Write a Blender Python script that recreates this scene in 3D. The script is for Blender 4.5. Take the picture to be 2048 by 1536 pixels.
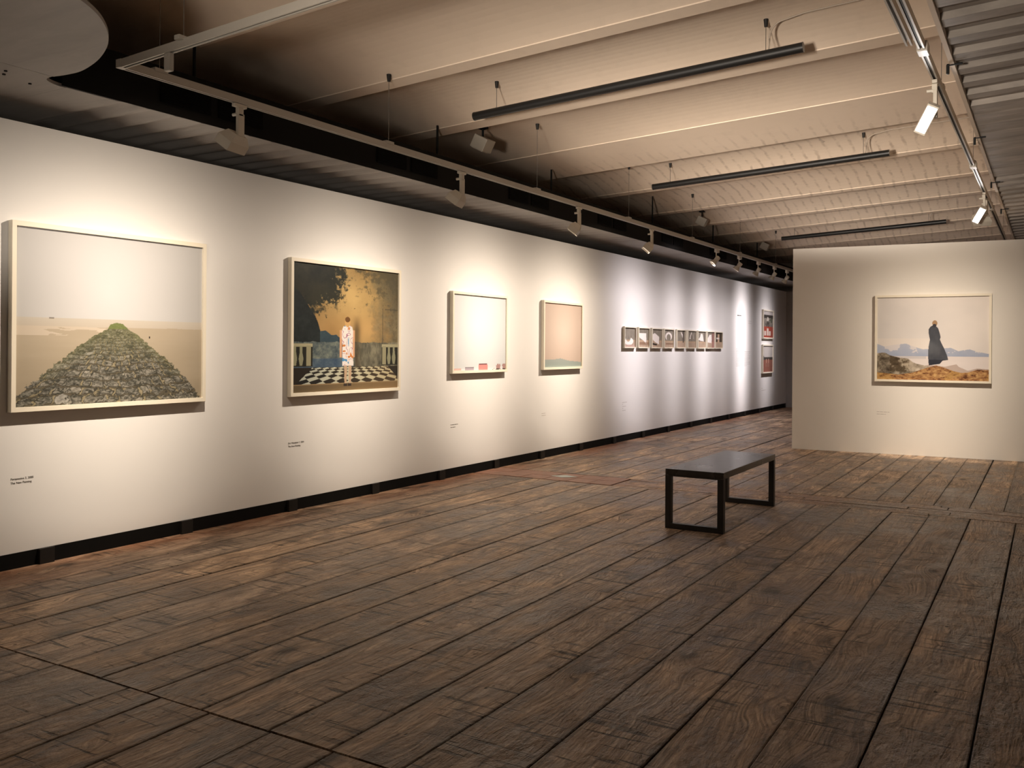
import bpy, bmesh, math, random
import numpy as np
from mathutils import Vector, Matrix

scene = bpy.context.scene
for o in list(bpy.data.objects):
    bpy.data.objects.remove(o)

# ------------------------------------------------------------------ camera
H_CAM = 1.40
YAW = math.atan(1083 / 1800.0)
ROLL = 0.007
cam_d = bpy.data.cameras.new('camera')
cam = bpy.data.objects.new('camera', cam_d)
scene.collection.objects.link(cam)
fw = Vector((-math.sin(YAW), math.cos(YAW), 0)); rt = Vector((math.cos(YAW), math.sin(YAW), 0)); up = Vector((0, 0, 1))
r2 = rt * math.cos(ROLL) + up * math.sin(ROLL)
u2 = up * math.cos(ROLL) - rt * math.sin(ROLL)
m = Matrix((r2, u2, -fw)).transposed().to_4x4()
m.translation = (0, 0, H_CAM)
cam.matrix_world = m
cam_d.sensor_width = 36.0
cam_d.lens = 1800 / 2048 * 36.0
cam_d.shift_y = -73.6 / 2048
cam_d.clip_start = 0.02
scene.camera = cam

# ------------------------------------------------------------------ world, exposure
w = bpy.data.worlds.new('world'); scene.world = w; w.use_nodes = True
w.node_tree.nodes['Background'].inputs[0].default_value = (1.0, 0.88, 0.76, 1)
w.node_tree.nodes['Background'].inputs[1].default_value = 0.02
scene.view_settings.view_transform = 'Standard'
scene.view_settings.look = 'None'
scene.view_settings.gamma = 1.0
scene.view_settings.exposure = 0.74
scene.view_settings.use_curve_mapping = False

# main light levels (the gallery's own track spotlights)
WARM = (1.0, 0.84, 0.67)
COOL = (1.0, 0.905, 0.915)
#          y     aim_y  aim_z  watt  colour
WASHERS = [(4.06, 3.84, 1.35, 33, WARM), (6.60, 6.30, 1.35, 29, WARM),
           (8.90, 8.46, 1.35, 34, WARM), (11.0, 10.43, 1.35, 33, WARM)]
#          y      aim_y  aim_z watt width colour
ROUNDS = [(13.68, 12.75, 1.4, 27, 0.85, COOL), (14.86, 14.5, 1.4, 18, 0.62, COOL), (15.99, 16.0, 1.4, 24, 0.62, COOL),
          (17.06, 17.1, 1.4, 10, 0.6, COOL), (17.99, 18.4, 1.5, 42, 0.5, COOL), (19.9, 20.2, 1.5, 20, 0.55, COOL)]

# ------------------------------------------------------------------ helpers
COL = scene.collection
R = random.Random(7)

def lin(c):
    return tuple(((x / 255) / 12.92 if x / 255 <= 0.04045 else (((x / 255) + 0.055) / 1.055) ** 2.4) for x in c)

def link(o, parent=None):
    COL.objects.link(o)
    if parent is not None:
        o.parent = parent
    return o

def tag(o, label=None, cat=None, group=None, kind=None):
    if label: o['label'] = label
    if cat: o['category'] = cat
    if group: o['group'] = group
    if kind: o['kind'] = kind
    return o

def thing(name, label, cat, loc=(0, 0, 0), group=None):
    o = bpy.data.objects.new(name, None)
    o.empty_display_size = 0.05
    o.location = loc
    link(o)
    return tag(o, label, cat, group)

def obj(name, bm, mat, parent=None, smooth=False, origin=None):
    """bm is in world coordinates; parent empties are unrotated, so subtract the parent's place"""
    me = bpy.data.meshes.new(name)
    off = Vector((0, 0, 0))
    p = parent
    while p is not None:
        off += Vector(p.location); p = p.parent
    loc = Vector(origin) - off if origin is not None else Vector((0, 0, 0))
    bmesh.ops.translate(bm, verts=bm.verts, vec=-(off + loc))
    bmesh.ops.recalc_face_normals(bm, faces=bm.faces)
    bm.to_mesh(me); bm.free()
    if smooth:
        for f in me.polygons: f.use_smooth = True
        try: me.set_sharp_from_angle(angle=math.radians(40))
        except Exception: pass
    me.materials.append(mat)
    o = bpy.data.objects.new(name, me)
    o.location = loc
    return link(o, parent)

def box(bm, lo, hi, bev=0.0, M=None):
    r = bmesh.ops.create_cube(bm, size=1.0)
    vs = r['verts']
    for v in vs:
        v.co = Vector([lo[i] + (v.co[i] + 0.5) * (hi[i] - lo[i]) for i in range(3)])
    if bev > 0:
        es = list({e for v in vs for e in v.link_edges})
        rr = bmesh.ops.bevel(bm, geom=es, offset=bev, segments=2, affect='EDGES', profile=0.6)
        vs = list({v for f in rr['faces'] for v in f.verts} | {v for v in vs if v.is_valid})
    if M is not None:
        bmesh.ops.transform(bm, matrix=M, verts=vs)
    return vs

def tube(bm, a, b, r, seg=10, r2=None):
    a = Vector(a); b = Vector(b); d = b - a
    M = Matrix.Translation((a + b) / 2) @ d.to_track_quat('Z', 'Y').to_matrix().to_4x4()
    bmesh.ops.create_cone(bm, cap_ends=True, segments=seg, radius1=r, radius2=r if r2 is None else r2, depth=d.length, matrix=M)

def path_tube(bm, pts, r, seg=8):
    pts = [Vector(p) for p in pts]; rings = []
    for i, p in enumerate(pts):
        t = (pts[min(i + 1, len(pts) - 1)] - pts[max(i - 1, 0)]).normalized()
        q = t.to_track_quat('Z', 'Y')
        rings.append([bm.verts.new(p + q @ Vector((r * math.cos(2 * math.pi * k / seg), r * math.sin(2 * math.pi * k / seg), 0))) for k in range(seg)])
    for i in range(len(rings) - 1):
        for k in range(seg):
            bm.faces.new((rings[i][k], rings[i][(k + 1) % seg], rings[i + 1][(k + 1) % seg], rings[i + 1][k]))
    bm.faces.new(rings[0][::-1]); bm.faces.new(rings[-1])

# ------------------------------------------------------------------ materials
class NT:
    def __init__(s, name):
        s.m = bpy.data.materials.new(name); s.m.use_nodes = True
        s.t = s.m.node_tree; s.n = s.t.nodes; s.l = s.t.links
        s.b = s.n['Principled BSDF']
    def node(s, typ, **k):
        nd = s.n.new(typ)
        for a, v in k.items():
            if a.startswith('i_'):
                key = a[2:]
                nd.inputs[int(key) if key.isdigit() else key.replace('_', ' ')].default_value = v
            else: setattr(nd, a, v)
        return nd
    def lk(s, a, b): s.l.new(a, b)
    def math(s, op, a, b=None, clamp=False):
        nd = s.n.new('ShaderNodeMath'); nd.operation = op; nd.use_clamp = clamp
        for i, x in enumerate((a, b)):
            if x is None: continue
            if isinstance(x, (int, float)): nd.inputs[i].default_value = x
            else: s.lk(x, nd.inputs[i])
        return nd.outputs[0]
    def mix(s, fac, a, b, blend='MIX'):
        nd = s.n.new('ShaderNodeMix'); nd.data_type = 'RGBA'; nd.blend_type = blend
        for i, x in ((0, fac), (6, a), (7, b)):
            if isinstance(x, (int, float)): nd.inputs[i].default_value = x
            elif isinstance(x, tuple): nd.inputs[i].default_value = (*x[:3], 1)
            else: s.lk(x, nd.inputs[i])
        return nd.outputs[2]
    def coords(s, scale=(1, 1, 1), kind='Object', off=None):
        tc = s.n.new('ShaderNodeTexCoord'); mp = s.n.new('ShaderNodeMapping')
        mp.inputs['Scale'].default_value = scale
        s.lk(tc.outputs[kind], mp.inputs['Vector'])
        if off is not None: s.lk(off, mp.inputs['Location'])
        return mp.outputs[0]
    def noise(s, vec, scale, detail=4, rough=0.55, dist=0.0):
        nd = s.n.new('ShaderNodeTexNoise')
        nd.inputs['Scale'].default_value = scale; nd.inputs['Detail'].default_value = detail
        nd.inputs['Roughness'].default_value = rough; nd.inputs['Distortion'].default_value = dist
        s.lk(vec, nd.inputs['Vector']); return nd.outputs[0]
    def ramp(s, fac, stops):
        nd = s.n.new('ShaderNodeValToRGB'); cr = nd.color_ramp
        while len(cr.elements) > 1: cr.elements.remove(cr.elements[-1])
        for i, (p, c) in enumerate(stops):
            e = cr.elements[0] if i == 0 else cr.elements.new(p)
            e.position = p
            e.color = (c, c, c, 1) if isinstance(c, (int, float)) else (*c, 1)
        s.lk(fac, nd.inputs[0]); return nd.outputs[0]
    def bump(s, h, strength=0.3, dist=0.01, prev=None):
        nd = s.n.new('ShaderNodeBump'); nd.inputs['Strength'].default_value = strength; nd.inputs['Distance'].default_value = dist
        s.lk(h, nd.inputs['Height'])
        if prev is not None: s.lk(prev, nd.inputs['Normal'])
        return nd.outputs[0]

def simple(name, col, rough=0.6, var=0.08, scale=8, bump=0.0, metallic=0.0, bdist=0.002, spec=None):
    t = NT(name)
    v = t.coords()
    n = t.noise(v, scale, 5)
    c = tuple(col)
    t.lk(t.mix(n, tuple(x * (1 - var) for x in c), tuple(min(1, x * (1 + var)) for x in c)), t.b.inputs['Base Color'])
    t.b.inputs['Roughness'].default_value = rough
    t.b.inputs['Metallic'].default_value = metallic
    if spec is not None: t.b.inputs['Specular IOR Level'].default_value = spec
    if bump: t.lk(t.bump(t.noise(v, scale * 8, 3), bump, bdist), t.b.inputs['Normal'])
    return t.m

def emit(name, col, strength):
    t = NT(name)
    t.b.inputs['Base Color'].default_value = (*col, 1)
    t.b.inputs['Emission Color'].default_value = (*col, 1)
    t.b.inputs['Emission Strength'].default_value = strength
    return t.m

M_WALL = simple('wall_paint', (0.80, 0.79, 0.775), 0.75, 0.02, 1.5, 0.08, bdist=0.001)
M_PANELW = simple('panel_wall_paint', (0.80, 0.77, 0.72), 0.75, 0.02, 1.5, 0.08, bdist=0.001)
M_GREYW = simple('grey_wall_paint', (0.42, 0.40, 0.38), 0.85, 0.06, 2)
M_BLACK = simple('black_plinth', (0.004, 0.004, 0.004), 0.7, 0.2, 10, spec=0.15)
M_FOOT = simple('dark_steel', (0.014, 0.013, 0.012), 0.55, 0.2, 10, spec=0.3)
M_DUCT = simple('black_duct_sheet', (0.006, 0.0055, 0.005), 0.75, 0.25, 3, spec=0.15)
M_GRILLE = simple('grille_black', (0.003, 0.003, 0.003), 0.8, 0.1, 10, spec=0.1)
M_ROD = simple('black_rod', (0.006, 0.006, 0.006), 0.6, 0.1, 10, spec=0.2)
M_TRACK = simple('track_white', (0.44, 0.405, 0.35), 0.4, 0.04, 6)
M_FIX = simple('fixture_white', (0.60, 0.555, 0.47), 0.42, 0.05, 10)
M_SLOT = simple('track_slot', (0.03, 0.028, 0.025), 0.6, 0.1, 10)
M_WIRE = simple('steel_wire', (0.16, 0.14, 0.12), 0.4, 0.1, 10, metallic=0.3)
M_TUBE = simple('black_tube', (0.008, 0.008, 0.008), 0.45, 0.1, 10)
M_TUBELENS = simple('tube_lens', (0.02, 0.02, 0.02), 0.3, 0.1, 10)
M_CABLE = simple('painted_cable', (0.36, 0.30, 0.24), 0.6, 0.1, 10)
M_BENCH = simple('bench_black_wood', (0.014, 0.0125, 0.0115), 0.42, 0.25, 6, 0.1)
M_FRAME = simple('frame_white_wood', (0.82, 0.76, 0.63), 0.5, 0.03, 4)
M_TEXT = simple('vinyl_text', (0.08, 0.07, 0.06), 0.7, 0.05, 10)
M_TEXTL = simple('vinyl_text_pale', (0.42, 0.38, 0.36), 0.7, 0.05, 10)
M_LENS = emit('spot_lens', (1.0, 0.9, 0.78), 0.35)
M_LENSB = emit('spot_lens_bright', (1.0, 0.95, 0.92), 40.0)
M_SPK = simple('speaker_case', (0.42, 0.39, 0.33), 0.5, 0.05, 10)

def bench_top_mat():
    t = NT('bench_top_wood_lit')
    v = t.coords((14, 1.2, 6)); n = t.noise(v, 3, 6, 0.6, 0.6)
    t.lk(t.ramp(n, [(0.3, (0.032, 0.028, 0.026)), (0.7, (0.038, 0.033, 0.030))]), t.b.inputs['Base Color'])  # lighter than the legs: light reflected off the seat is put into this colour
    t.lk(t.ramp(t.noise(t.coords(), 5, 3), [(0.3, 0.27), (0.7, 0.29)]), t.b.inputs['Roughness'])
    t.lk(t.bump(n, 0.01, 0.0006), t.b.inputs['Normal'])
    return t.m
M_BENCHTOP = bench_top_mat()

def floor_mat():
    t = NT('old_floorboards')
    at = t.node('ShaderNodeAttribute', attribute_name='board')
    sep = t.node('ShaderNodeSeparateColor'); t.lk(at.outputs['Color'], sep.inputs[0])
    rnd, rnd2, red = sep.outputs[0], sep.outputs[1], sep.outputs[2]
    comb = t.node('ShaderNodeCombineXYZ'); t.lk(t.math('MULTIPLY', rnd, 37.0), comb.inputs[0]); t.lk(t.math('MULTIPLY', rnd2, 91.0), comb.inputs[1])
    off = comb.outputs[0]
    def co(scale, shift=True):
        tc = t.node('ShaderNodeTexCoord'); src = tc.outputs['Object']
        if shift:
            vm = t.node('ShaderNodeVectorMath', operation='ADD')
            t.lk(src, vm.inputs[0]); t.lk(off, vm.inputs[1]); src = vm.outputs[0]
        mp = t.node('ShaderNodeMapping'); mp.inputs['Scale'].default_value = scale
        t.lk(src, mp.inputs[0]); return mp.outputs[0]
    # knots: cells stretched along the board
    kn = t.node('ShaderNodeTexVoronoi'); kn.inputs['Scale'].default_value = 1.0
    t.lk(co((4.2, 2.0, 1)), kn.inputs['Vector']); kd = kn.outputs['Distance']
    kn2 = t.noise(co((1.3, 0.9, 1)), 1.0, 2)
    kmask = t.ramp(kn2, [(0.40, 0.0), (0.50, 1.0)])
    knot = t.math('MULTIPLY', t.ramp(kd, [(0.0, 1.0), (0.09, 0.9), (0.17, 0.40), (0.33, 0.0)]), kmask)
    big = t.noise(co((3.2, 0.6, 1)), 1.0, 3, 0.5)
    bend = t.math('ADD', t.math('MULTIPLY', big, 0.30), t.math('MULTIPLY', t.math('MULTIPLY', t.ramp(kd, [(0.0, 1.0), (0.5, 0.0)]), kmask), 0.09))
    tc2 = t.node('ShaderNodeSeparateXYZ'); t.lk(co((1, 1, 1)), tc2.inputs[0])
    xx = t.math('ADD', tc2.outputs[0], bend)
    band = t.math('ADD', t.math('MULTIPLY', t.math('SINE', t.math('MULTIPLY', xx, 330.0)), 0.5), 0.5)
    cgr = t.node('ShaderNodeCombineXYZ'); t.lk(t.math('MULTIPLY', xx, 60.0), cgr.inputs[0]); t.lk(t.math('MULTIPLY', tc2.outputs[1], 1.6), cgr.inputs[1])
    grain = t.noise(cgr.outputs[0], 1.0, 7, 0.68, 0.2)
    wear = t.noise(co((3.0, 1.0, 1)), 1.6, 8, 0.68, 0.6)
    dirt = t.noise(co((1, 1, 1), False), 0.9, 6, 0.66, 0.8)
    blot = t.noise(co((6, 3.2, 1)), 1.0, 6, 0.66, 1.0)
    speck = t.noise(co((26, 17, 1)), 1.0, 4, 0.7)
    base = t.mix(t.ramp(wear, [(0.39, 0.0), (0.61, 1.0)]), (0.190, 0.112, 0.062), (0.64, 0.45, 0.30))
    base = t.mix(t.math('MULTIPLY', t.ramp(grain, [(0.36, 1.0), (0.56, 0.0)]), 0.78), base, (0.075, 0.043, 0.024))
    base = t.mix(t.math('MULTIPLY', band, 0.16), base, (0.09, 0.054, 0.030))
    hsv = t.node('ShaderNodeHueSaturation'); t.lk(base, hsv.inputs['Color'])
    t.lk(t.math('ADD', t.math('MULTIPLY', rnd, 0.40), 0.88), hsv.inputs['Value'])
    t.lk(t.math('ADD', t.math('MULTIPLY', rnd2, 0.16), 0.88), hsv.inputs['Saturation'])
    base = hsv.outputs[0]
    # broad dirt that runs over neighbouring boards
    base = t.mix(t.math('MULTIPLY', t.ramp(dirt, [(0.36, 1.0), (0.54, 0.0)]), 0.60), base, (0.070, 0.046, 0.029))
    redm = t.math('MULTIPLY', red, t.ramp(t.noise(co((1, 0.5, 1), False), 1.1, 5, 0.6), [(0.40, 0.05), (0.60, 1.0)]))
    base = t.mix(redm, base, (0.26, 0.10, 0.048))
    ed = t.math('MULTIPLY', t.math('SUBTRACT', 1.0, at.outputs['Alpha']), t.ramp(t.noise(co((12, 3, 1)), 1.0, 4, 0.6), [(0.3, 0.35), (0.65, 1.0)]))
    base = t.mix(t.math('MULTIPLY', ed, 0.62), base, (0.045, 0.029, 0.018))
    st = t.ramp(blot, [(0.26, 1.0), (0.42, 0.0)])
    base = t.mix(t.math('MULTIPLY', st, 0.80), base, (0.038, 0.025, 0.016))
    # saw marks and dents across the board, in patches
    cross = t.noise(co((2.6, 30, 1)), 1.0, 4, 0.6, 0.5)
    cm = t.math('MULTIPLY', t.ramp(cross, [(0.575, 0.0), (0.63, 1.0)]), t.ramp(t.noise(co((1.6, 0.9, 1)), 1.5, 3), [(0.42, 0.0), (0.54, 1.0)]))
    base = t.mix(t.math('MULTIPLY', cm, 0.85), base, (0.028, 0.019, 0.013))
    base = t.mix(t.math('MULTIPLY', knot, 0.88), base, (0.030, 0.019, 0.012))
    vo = t.node('ShaderNodeTexVoronoi'); vo.inputs['Scale'].default_value = 8.0
    t.lk(co((1.2, 0.8, 1)), vo.inputs['Vector'])
    hole = t.ramp(vo.outputs['Distance'], [(0.0, 1.0), (0.05, 1.0), (0.09, 0.0)])
    holem = t.math('MULTIPLY', hole, t.ramp(t.noise(co((1, 1, 1)), 2.3, 2), [(0.46, 0.0), (0.56, 1.0)]))
    base = t.mix(t.math('MULTIPLY', holem, 0.9), base, (0.02, 0.014, 0.010))
    base = t.mix(t.math('MULTIPLY', t.ramp(speck, [(0.58, 0.0), (0.68, 1.0)]), 0.60), base, (0.05, 0.032, 0.02))
    sc = t.ramp(t.noise(co((34, 5, 1)), 1.0, 5, 0.72, 0.6), [(0.60, 0.0), (0.70, 1.0)])
    base = t.mix(t.math('MULTIPLY', sc, 0.50), base, (0.46, 0.35, 0.25))
    t.lk(base, t.b.inputs['Base Color'])
    rg = t.math('ADD', t.math('MULTIPLY', wear, 0.5), t.math('MULTIPLY', dirt, 0.5))
    t.lk(t.ramp(rg, [(0.42, 0.30), (0.60, 0.60)]), t.b.inputs['Roughness'])
    t.b.inputs['Specular IOR Level'].default_value = 0.28
    hgt = t.math('ADD', t.math('MULTIPLY', grain, 0.7), t.math('MULTIPLY', speck, 0.25))
    hgt = t.math('ADD', hgt, t.math('MULTIPLY', band, 0.10))
    hgt = t.math('SUBTRACT', hgt, t.math('MULTIPLY', cm, 0.9))
    hgt = t.math('SUBTRACT', hgt, t.math('MULTIPLY', holem, 0.8))
    hgt = t.math('ADD', hgt, t.math('MULTIPLY', knot, 0.7))
    b1 = t.bump(hgt, 0.85, 0.007)
    b2 = t.bump(t.noise(co((9, 4.0, 1)), 1.0, 5, 0.65), 1.0, 0.032, b1)
    t.lk(b2, t.b.inputs['Normal'])
    return t.m
M_FLOOR = floor_mat()
M_GAP = simple('floor_gap', (0.012, 0.009, 0.007), 0.9, 0.1, 10)

def tile_mat():
    t = NT('terracotta_patch')
    v = t.coords(); n = t.noise(v, 9, 6, 0.65)
    t.lk(t.ramp(n, [(0.3, (0.19, 0.095, 0.06)), (0.7, (0.33, 0.165, 0.11))]), t.b.inputs['Base Color'])
    t.b.inputs['Roughness'].default_value = 0.55
    t.lk(t.bump(n, 0.4, 0.004), t.b.inputs['Normal'])
    return t.m
M_TILE = tile_mat()
M_PATCH = simple('pale_blue_patch', (0.42, 0.48, 0.46), 0.5, 0.1, 20)

def vault_mat():
    t = NT('painted_brick_vault')
    v = t.coords()
    sep = t.node('ShaderNodeSeparateXYZ'); t.lk(v, sep.inputs[0])
    n = t.noise(v, 1.2, 4); n2 = t.noise(v, 7, 5)
    warp = t.noise(v, 5.0, 3)
    # course joints run over the arch, closely spaced along x
    x = t.math('ADD', sep.outputs[0], t.math('MULTIPLY', warp, 0.07))
    saw = t.math('FRACT', t.math('MULTIPLY', x, 1 / 0.135))
    d = t.math('ABSOLUTE', t.math('SUBTRACT', saw, 0.5))
    joint = t.ramp(d, [(0.0, 1.0), (0.07, 0.8), (0.16, 0.0)])
    mask = t.math('MULTIPLY', t.ramp(t.math('MULTIPLY', sep.outputs[1], 0.05), [(0.455, 0.0), (0.49, 1.0)]),
                  t.ramp(t.noise(v, 4.5, 5, 0.75), [(0.42, 0.0), (0.60, 1.0)]))
    jm = t.math('MULTIPLY', joint, mask)
    base = t.mix(n, (0.72, 0.60, 0.48), (0.78, 0.66, 0.54))
    base = t.mix(t.math('MULTIPLY', t.ramp(n2, [(0.25, 1.0), (0.45, 0.0)]), 0.2), base, (0.55, 0.46, 0.37))
    speck = t.node('ShaderNodeTexVoronoi'); speck.inputs['Scale'].default_value = 2.2; t.lk(v, speck.inputs['Vector'])
    base = t.mix(t.math('MULTIPLY', t.ramp(speck.outputs['Distance'], [(0.0, 1.0), (0.03, 1.0), (0.05, 0.0)]), mask), base, (0.14, 0.10, 0.08))
    base = t.mix(t.math('MULTIPLY', jm, 0.50), base, (0.30, 0.225, 0.17))
    t.lk(base, t.b.inputs['Base Color'])
    t.b.inputs['Roughness'].default_value = 0.75
    h = t.math('SUBTRACT', t.math('MULTIPLY', n2, 0.3), t.math('MULTIPLY', jm, 1.0))
    t.lk(t.bump(h, 0.30, 0.008), t.b.inputs['Normal'])
    return t.m
M_VAULT = vault_mat()

def metal_mat(name, c, var):
    t = NT(name)
    n = t.noise(t.coords((1.5, 6, 1)), 1.0, 6, 0.65, 0.5)
    n2 = t.noise(t.coords(), 0.9, 3)
    f = t.math('ADD', t.math('MULTIPLY', n, 0.6), t.math('MULTIPLY', n2, 0.4))
    t.lk(t.ramp(f, [(0.35, tuple(x * (1 - var) for x in c)), (0.65, tuple(x * (1 + var) for x in c))]), t.b.inputs['Base Color'])
    t.b.inputs['Roughness'].default_value = 0.55
    t.b.inputs['Metallic'].default_value = 0.0
    return t.m
M_SOFFIT = metal_mat('soffit_sheet', (0.36, 0.34, 0.325), 0.15)
M_CORR = metal_mat('corrugated_metal', (0.36, 0.325, 0.29), 0.38)

# ================================================================== STRUCTURE
WX = -5.527              # face of the long gallery wall
SL = 0.05                # the old building's cross fall
def zv(x): return 3.50 + SL * (x + 4.5)

# ---- floor: single boards with gaps
def build_floor():
    bm = bmesh.new()
    lay = bm.loops.layers.float_color.new('board')
    rr = random.Random(11)
    def board(x0, x1, x2, x3, y0, y1, redness=0.0):
        # x0,x1 near edge ends; x2,x3 far edge ends
        g = rr.choice((0.0018, 0.0022, 0.0028, 0.0038)); e = 0.004; dz = rr.uniform(-0.0015, 0.0015)
        n = max(1, int((y1 - y0) / 0.6))
        rnd = (rr.random(), rr.random())
        prev = None
        ph = rr.uniform(0, 6)
        rows = []
        wob = [rr.uniform(-0.0016, 0.0016) for _ in range(n + 1)]
        for i in range(n + 1):
            f = i / n
            a = x0 + (x2 - x0) * f + g + wob[i]; b = x1 + (x3 - x1) * f - g + wob[i]
            y = y0 + g + (y1 - y0 - 2 * g) * f
            cup = rr.uniform(-0.001, 0.001)
            zs = [-0.02, -0.003 + dz, dz, dz, dz + cup, dz, dz, -0.003 + dz, -0.02]
            dw = min(0.022, (b - a) * 0.2)
            xs = [a, a, a + e, a + dw, (a + b) / 2, b - dw, b - e, b, b]
            rows.append([bm.verts.new((xs[k], y, zs[k])) for k in range(9)])
        for i in range(n):
            for k in range(8):
                f = bm.faces.new((rows[i][k], rows[i][k + 1], rows[i + 1][k + 1], rows[i + 1][k]))
                for l in f.loops:
                    x = l.vert.co.x
                    rd = max(0.0, min(1.0, (-4.95 - x) / 0.35))
                    kk = rows[i].index(l.vert) if l.vert in rows[i] else rows[i + 1].index(l.vert)
                    l[lay] = (rnd[0], rnd[1], max(rd * 0.8, redness), 1.0 if 3 <= kk <= 5 else 0.0)
        for row in (rows[0], rows[-1]):
            f = bm.faces.new(row)
            for l in f.loops: l[lay] = (rnd[0], rnd[1], 0, 1)
    mid = [3.32, 3.0, 2.68, 2.36, 2.03, 1.70, 1.38, 1.05, 0.72, 0.39, 0.075, -0.235, -0.55, -0.86, -1.165, -1.49, -1.84, -2.14, -2.44, -2.80, -3.12, -3.42, -3.72, -4.06, -4.42, -4.75, -5.08, -5.56]
    midf = [x + rr.uniform(-0.015, 0.015) for x in mid]; midf[11] = -0.252; midf[12] = -0.583; midf[13] = -0.892; midf[14] = -1.19; midf[15] = -1.53; midf[-1] = -5.56
    near = [3.4, 3.1, 2.8, 2.5, 2.2, 1.85, 1.5, 1.2, 0.9, 0.6, 0.28, -0.04, -0.36, -0.66, -0.98, -1.29, -1.58, -1.85, -2.12, -2.42, -2.745, -3.025, -3.22, -3.72, -4.02, -4.35, -4.7, -5.1, -5.56]
    nearn = [x + rr.uniform(-0.03, 0.03) for x in near]; nearn[-1] = -5.56; nearn[22] = -3.36
    far = [3.43, 3.1, 2.8, 2.5, 2.2, 1.9, 1.6, 1.3, 1.02, 0.75, 0.47, 0.19, -0.09, -0.36, -0.63, -0.92, -1.19, -1.41, -1.69, -1.98, -2.24, -2.52, -2.78, -3.07, -3.36, -3.66, -3.93, -4.25, -4.55, -4.86, -5.16, -5.56]
    farf = [x - 0.05 + rr.uniform(-0.02, 0.02) for x in far]; farf[-1] = -5.56
    for i in range(len(mid) - 1): board(mid[i + 1], mid[i], midf[i + 1], midf[i], 2.352, 8.36)
    for i in range(len(near) - 1): board(nearn[i + 1], nearn[i], near[i + 1], near[i], -2.2, 2.345)
    for i in range(len(far) - 1):
        yb = rr.uniform(12.5, 17)
        xm1 = far[i + 1] + (farf[i + 1] - far[i + 1]) * (yb - 8.9) / 4; xm0 = far[i] + (farf[i] - far[i]) * (yb - 8.9) / 4
        xm1 = (far[i + 1] + farf[i + 1]) / 2; xm0 = (far[i] + farf[i]) / 2
        board(far[i + 1], far[i], xm1, xm0, 8.92, yb)
        board(xm1, xm0, farf[i + 1], farf[i], yb + 0.004, 22.3)
    # the cross strip of old timbers
    cols = [(-3.85, -2.2), (-2.2, -0.9), (-0.9, 0.4), (0.4, 2.0), (2.0, 3.4)]
    for a, b in cols:
        ys = [8.37, 8.45, 8.60, 8.71, 8.84, 8.915]
        for j in range(len(ys) - 1):
            q0 = 0 if a < -3.8 else 0.2 * math.sin(a * 7 + j * 2.3); q1 = 0.2 * math.sin(b * 7 + j * 2.3)
            board(a + q0, b + q1, a + q0, b + q1, ys[j], ys[j + 1], 0.55 if a < -1 else 0.3)
    # backing under the gaps
    vs = box(bm, (-5.6, -2.25, -0.08), (3.5, 22.4, -0.018))
    o = obj('floor', bm, M_FLOOR)
    o.data.materials.append(M_GAP)
    nb = 6
    for f in list(o.data.polygons)[-nb:]: f.material_index = 1
    tag(o, kind='structure')
    # terracotta tile patch let into the strip
    bm = bmesh.new()
    xs = [-5.52, -5.2, -4.93, -4.65, -4.38, -4.12, -3.86]
    ys = [8.38, 8.64, 8.90]
    for i in range(len(xs) - 1):
        for j in range(2):
            if (i, j) == (3, 0): pass
            q = rr.uniform(-0.03, 0.03)
            box(bm, (xs[i] + 0.003, ys[j] + 0.003, -0.02), (xs[i + 1] - 0.003, ys[j + 1] - 0.003, 0.002 + rr.uniform(-0.001, 0.001)), 0.002)
    p = obj('terracotta_tiles', bm, M_TILE, o)
    bm = bmesh.new()
    vs = [bm.verts.new(c) for c in ((-4.68, 8.62, 0.0045), (-4.52, 8.58, 0.0045), (-4.40, 8.70, 0.0045), (-4.56, 8.75, 0.0045))]
    f = bm.faces.new(vs); r = bmesh.ops.extrude_face_region(bm, geom=[f])
    bmesh.ops.translate(bm, verts=[v for v in r['geom'] if isinstance(v, bmesh.types.BMVert)], vec=(0, 0, -0.006))
    obj('pale_patch', bm, M_PATCH, o)
    return o
build_floor()

# ---- long left wall with its shadow gap and feet
bm = bmesh.new(); box(bm, (WX - 0.12, -2.2, 0.098), (WX, 22.0, 2.783))
wall = tag(obj('wall_left', bm, M_WALL), kind='structure')
bm = bmesh.new(); box(bm, (WX - 0.10, -2.2, 0.0), (WX + 0.004, 22.0, 0.0975))
tag(obj('baseboard_left', bm, M_BLACK), kind='structure')
for k in range(-4, 18):
    y = 3.40 + 1.085 * k
    bm = bmesh.new(); box(bm, (WX + 0.0045, y - 0.05, 0.0), (WX + 0.030, y + 0.05, 0.100), 0.003)
    obj('wall_foot', bm, M_FOOT, wall)
# end wall, side and rear walls of the hall
bm = bmesh.new(); box(bm, (-5.65, 22.0, 0), (3.5, 22.15, 2.783)); tag(obj('wall_back', bm, M_GREYW), kind='structure')
bm = bmesh.new(); box(bm, (3.5, -2.2, 0), (3.6, 22.15, 3.3)); tag(obj('wall_right', bm, M_WALL), kind='structure')
bm = bmesh.new(); box(bm, (-7.0, -2.3, 0), (3.6, -2.2, 3.9)); tag(obj('wall_front', bm, M_WALL), kind='structure')
bm = bmesh.new(); box(bm, (-7.1, -2.2, 0), (-7.0, 23.5, 3.9)); tag(obj('wall_outer', bm, M_GREYW), kind='structure')
bm = bmesh.new(); box(bm, (-7.0, 23.4, 0), (3.6, 23.5, 3.9)); tag(obj('wall_end', bm, M_GREYW), kind='structure')
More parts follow.
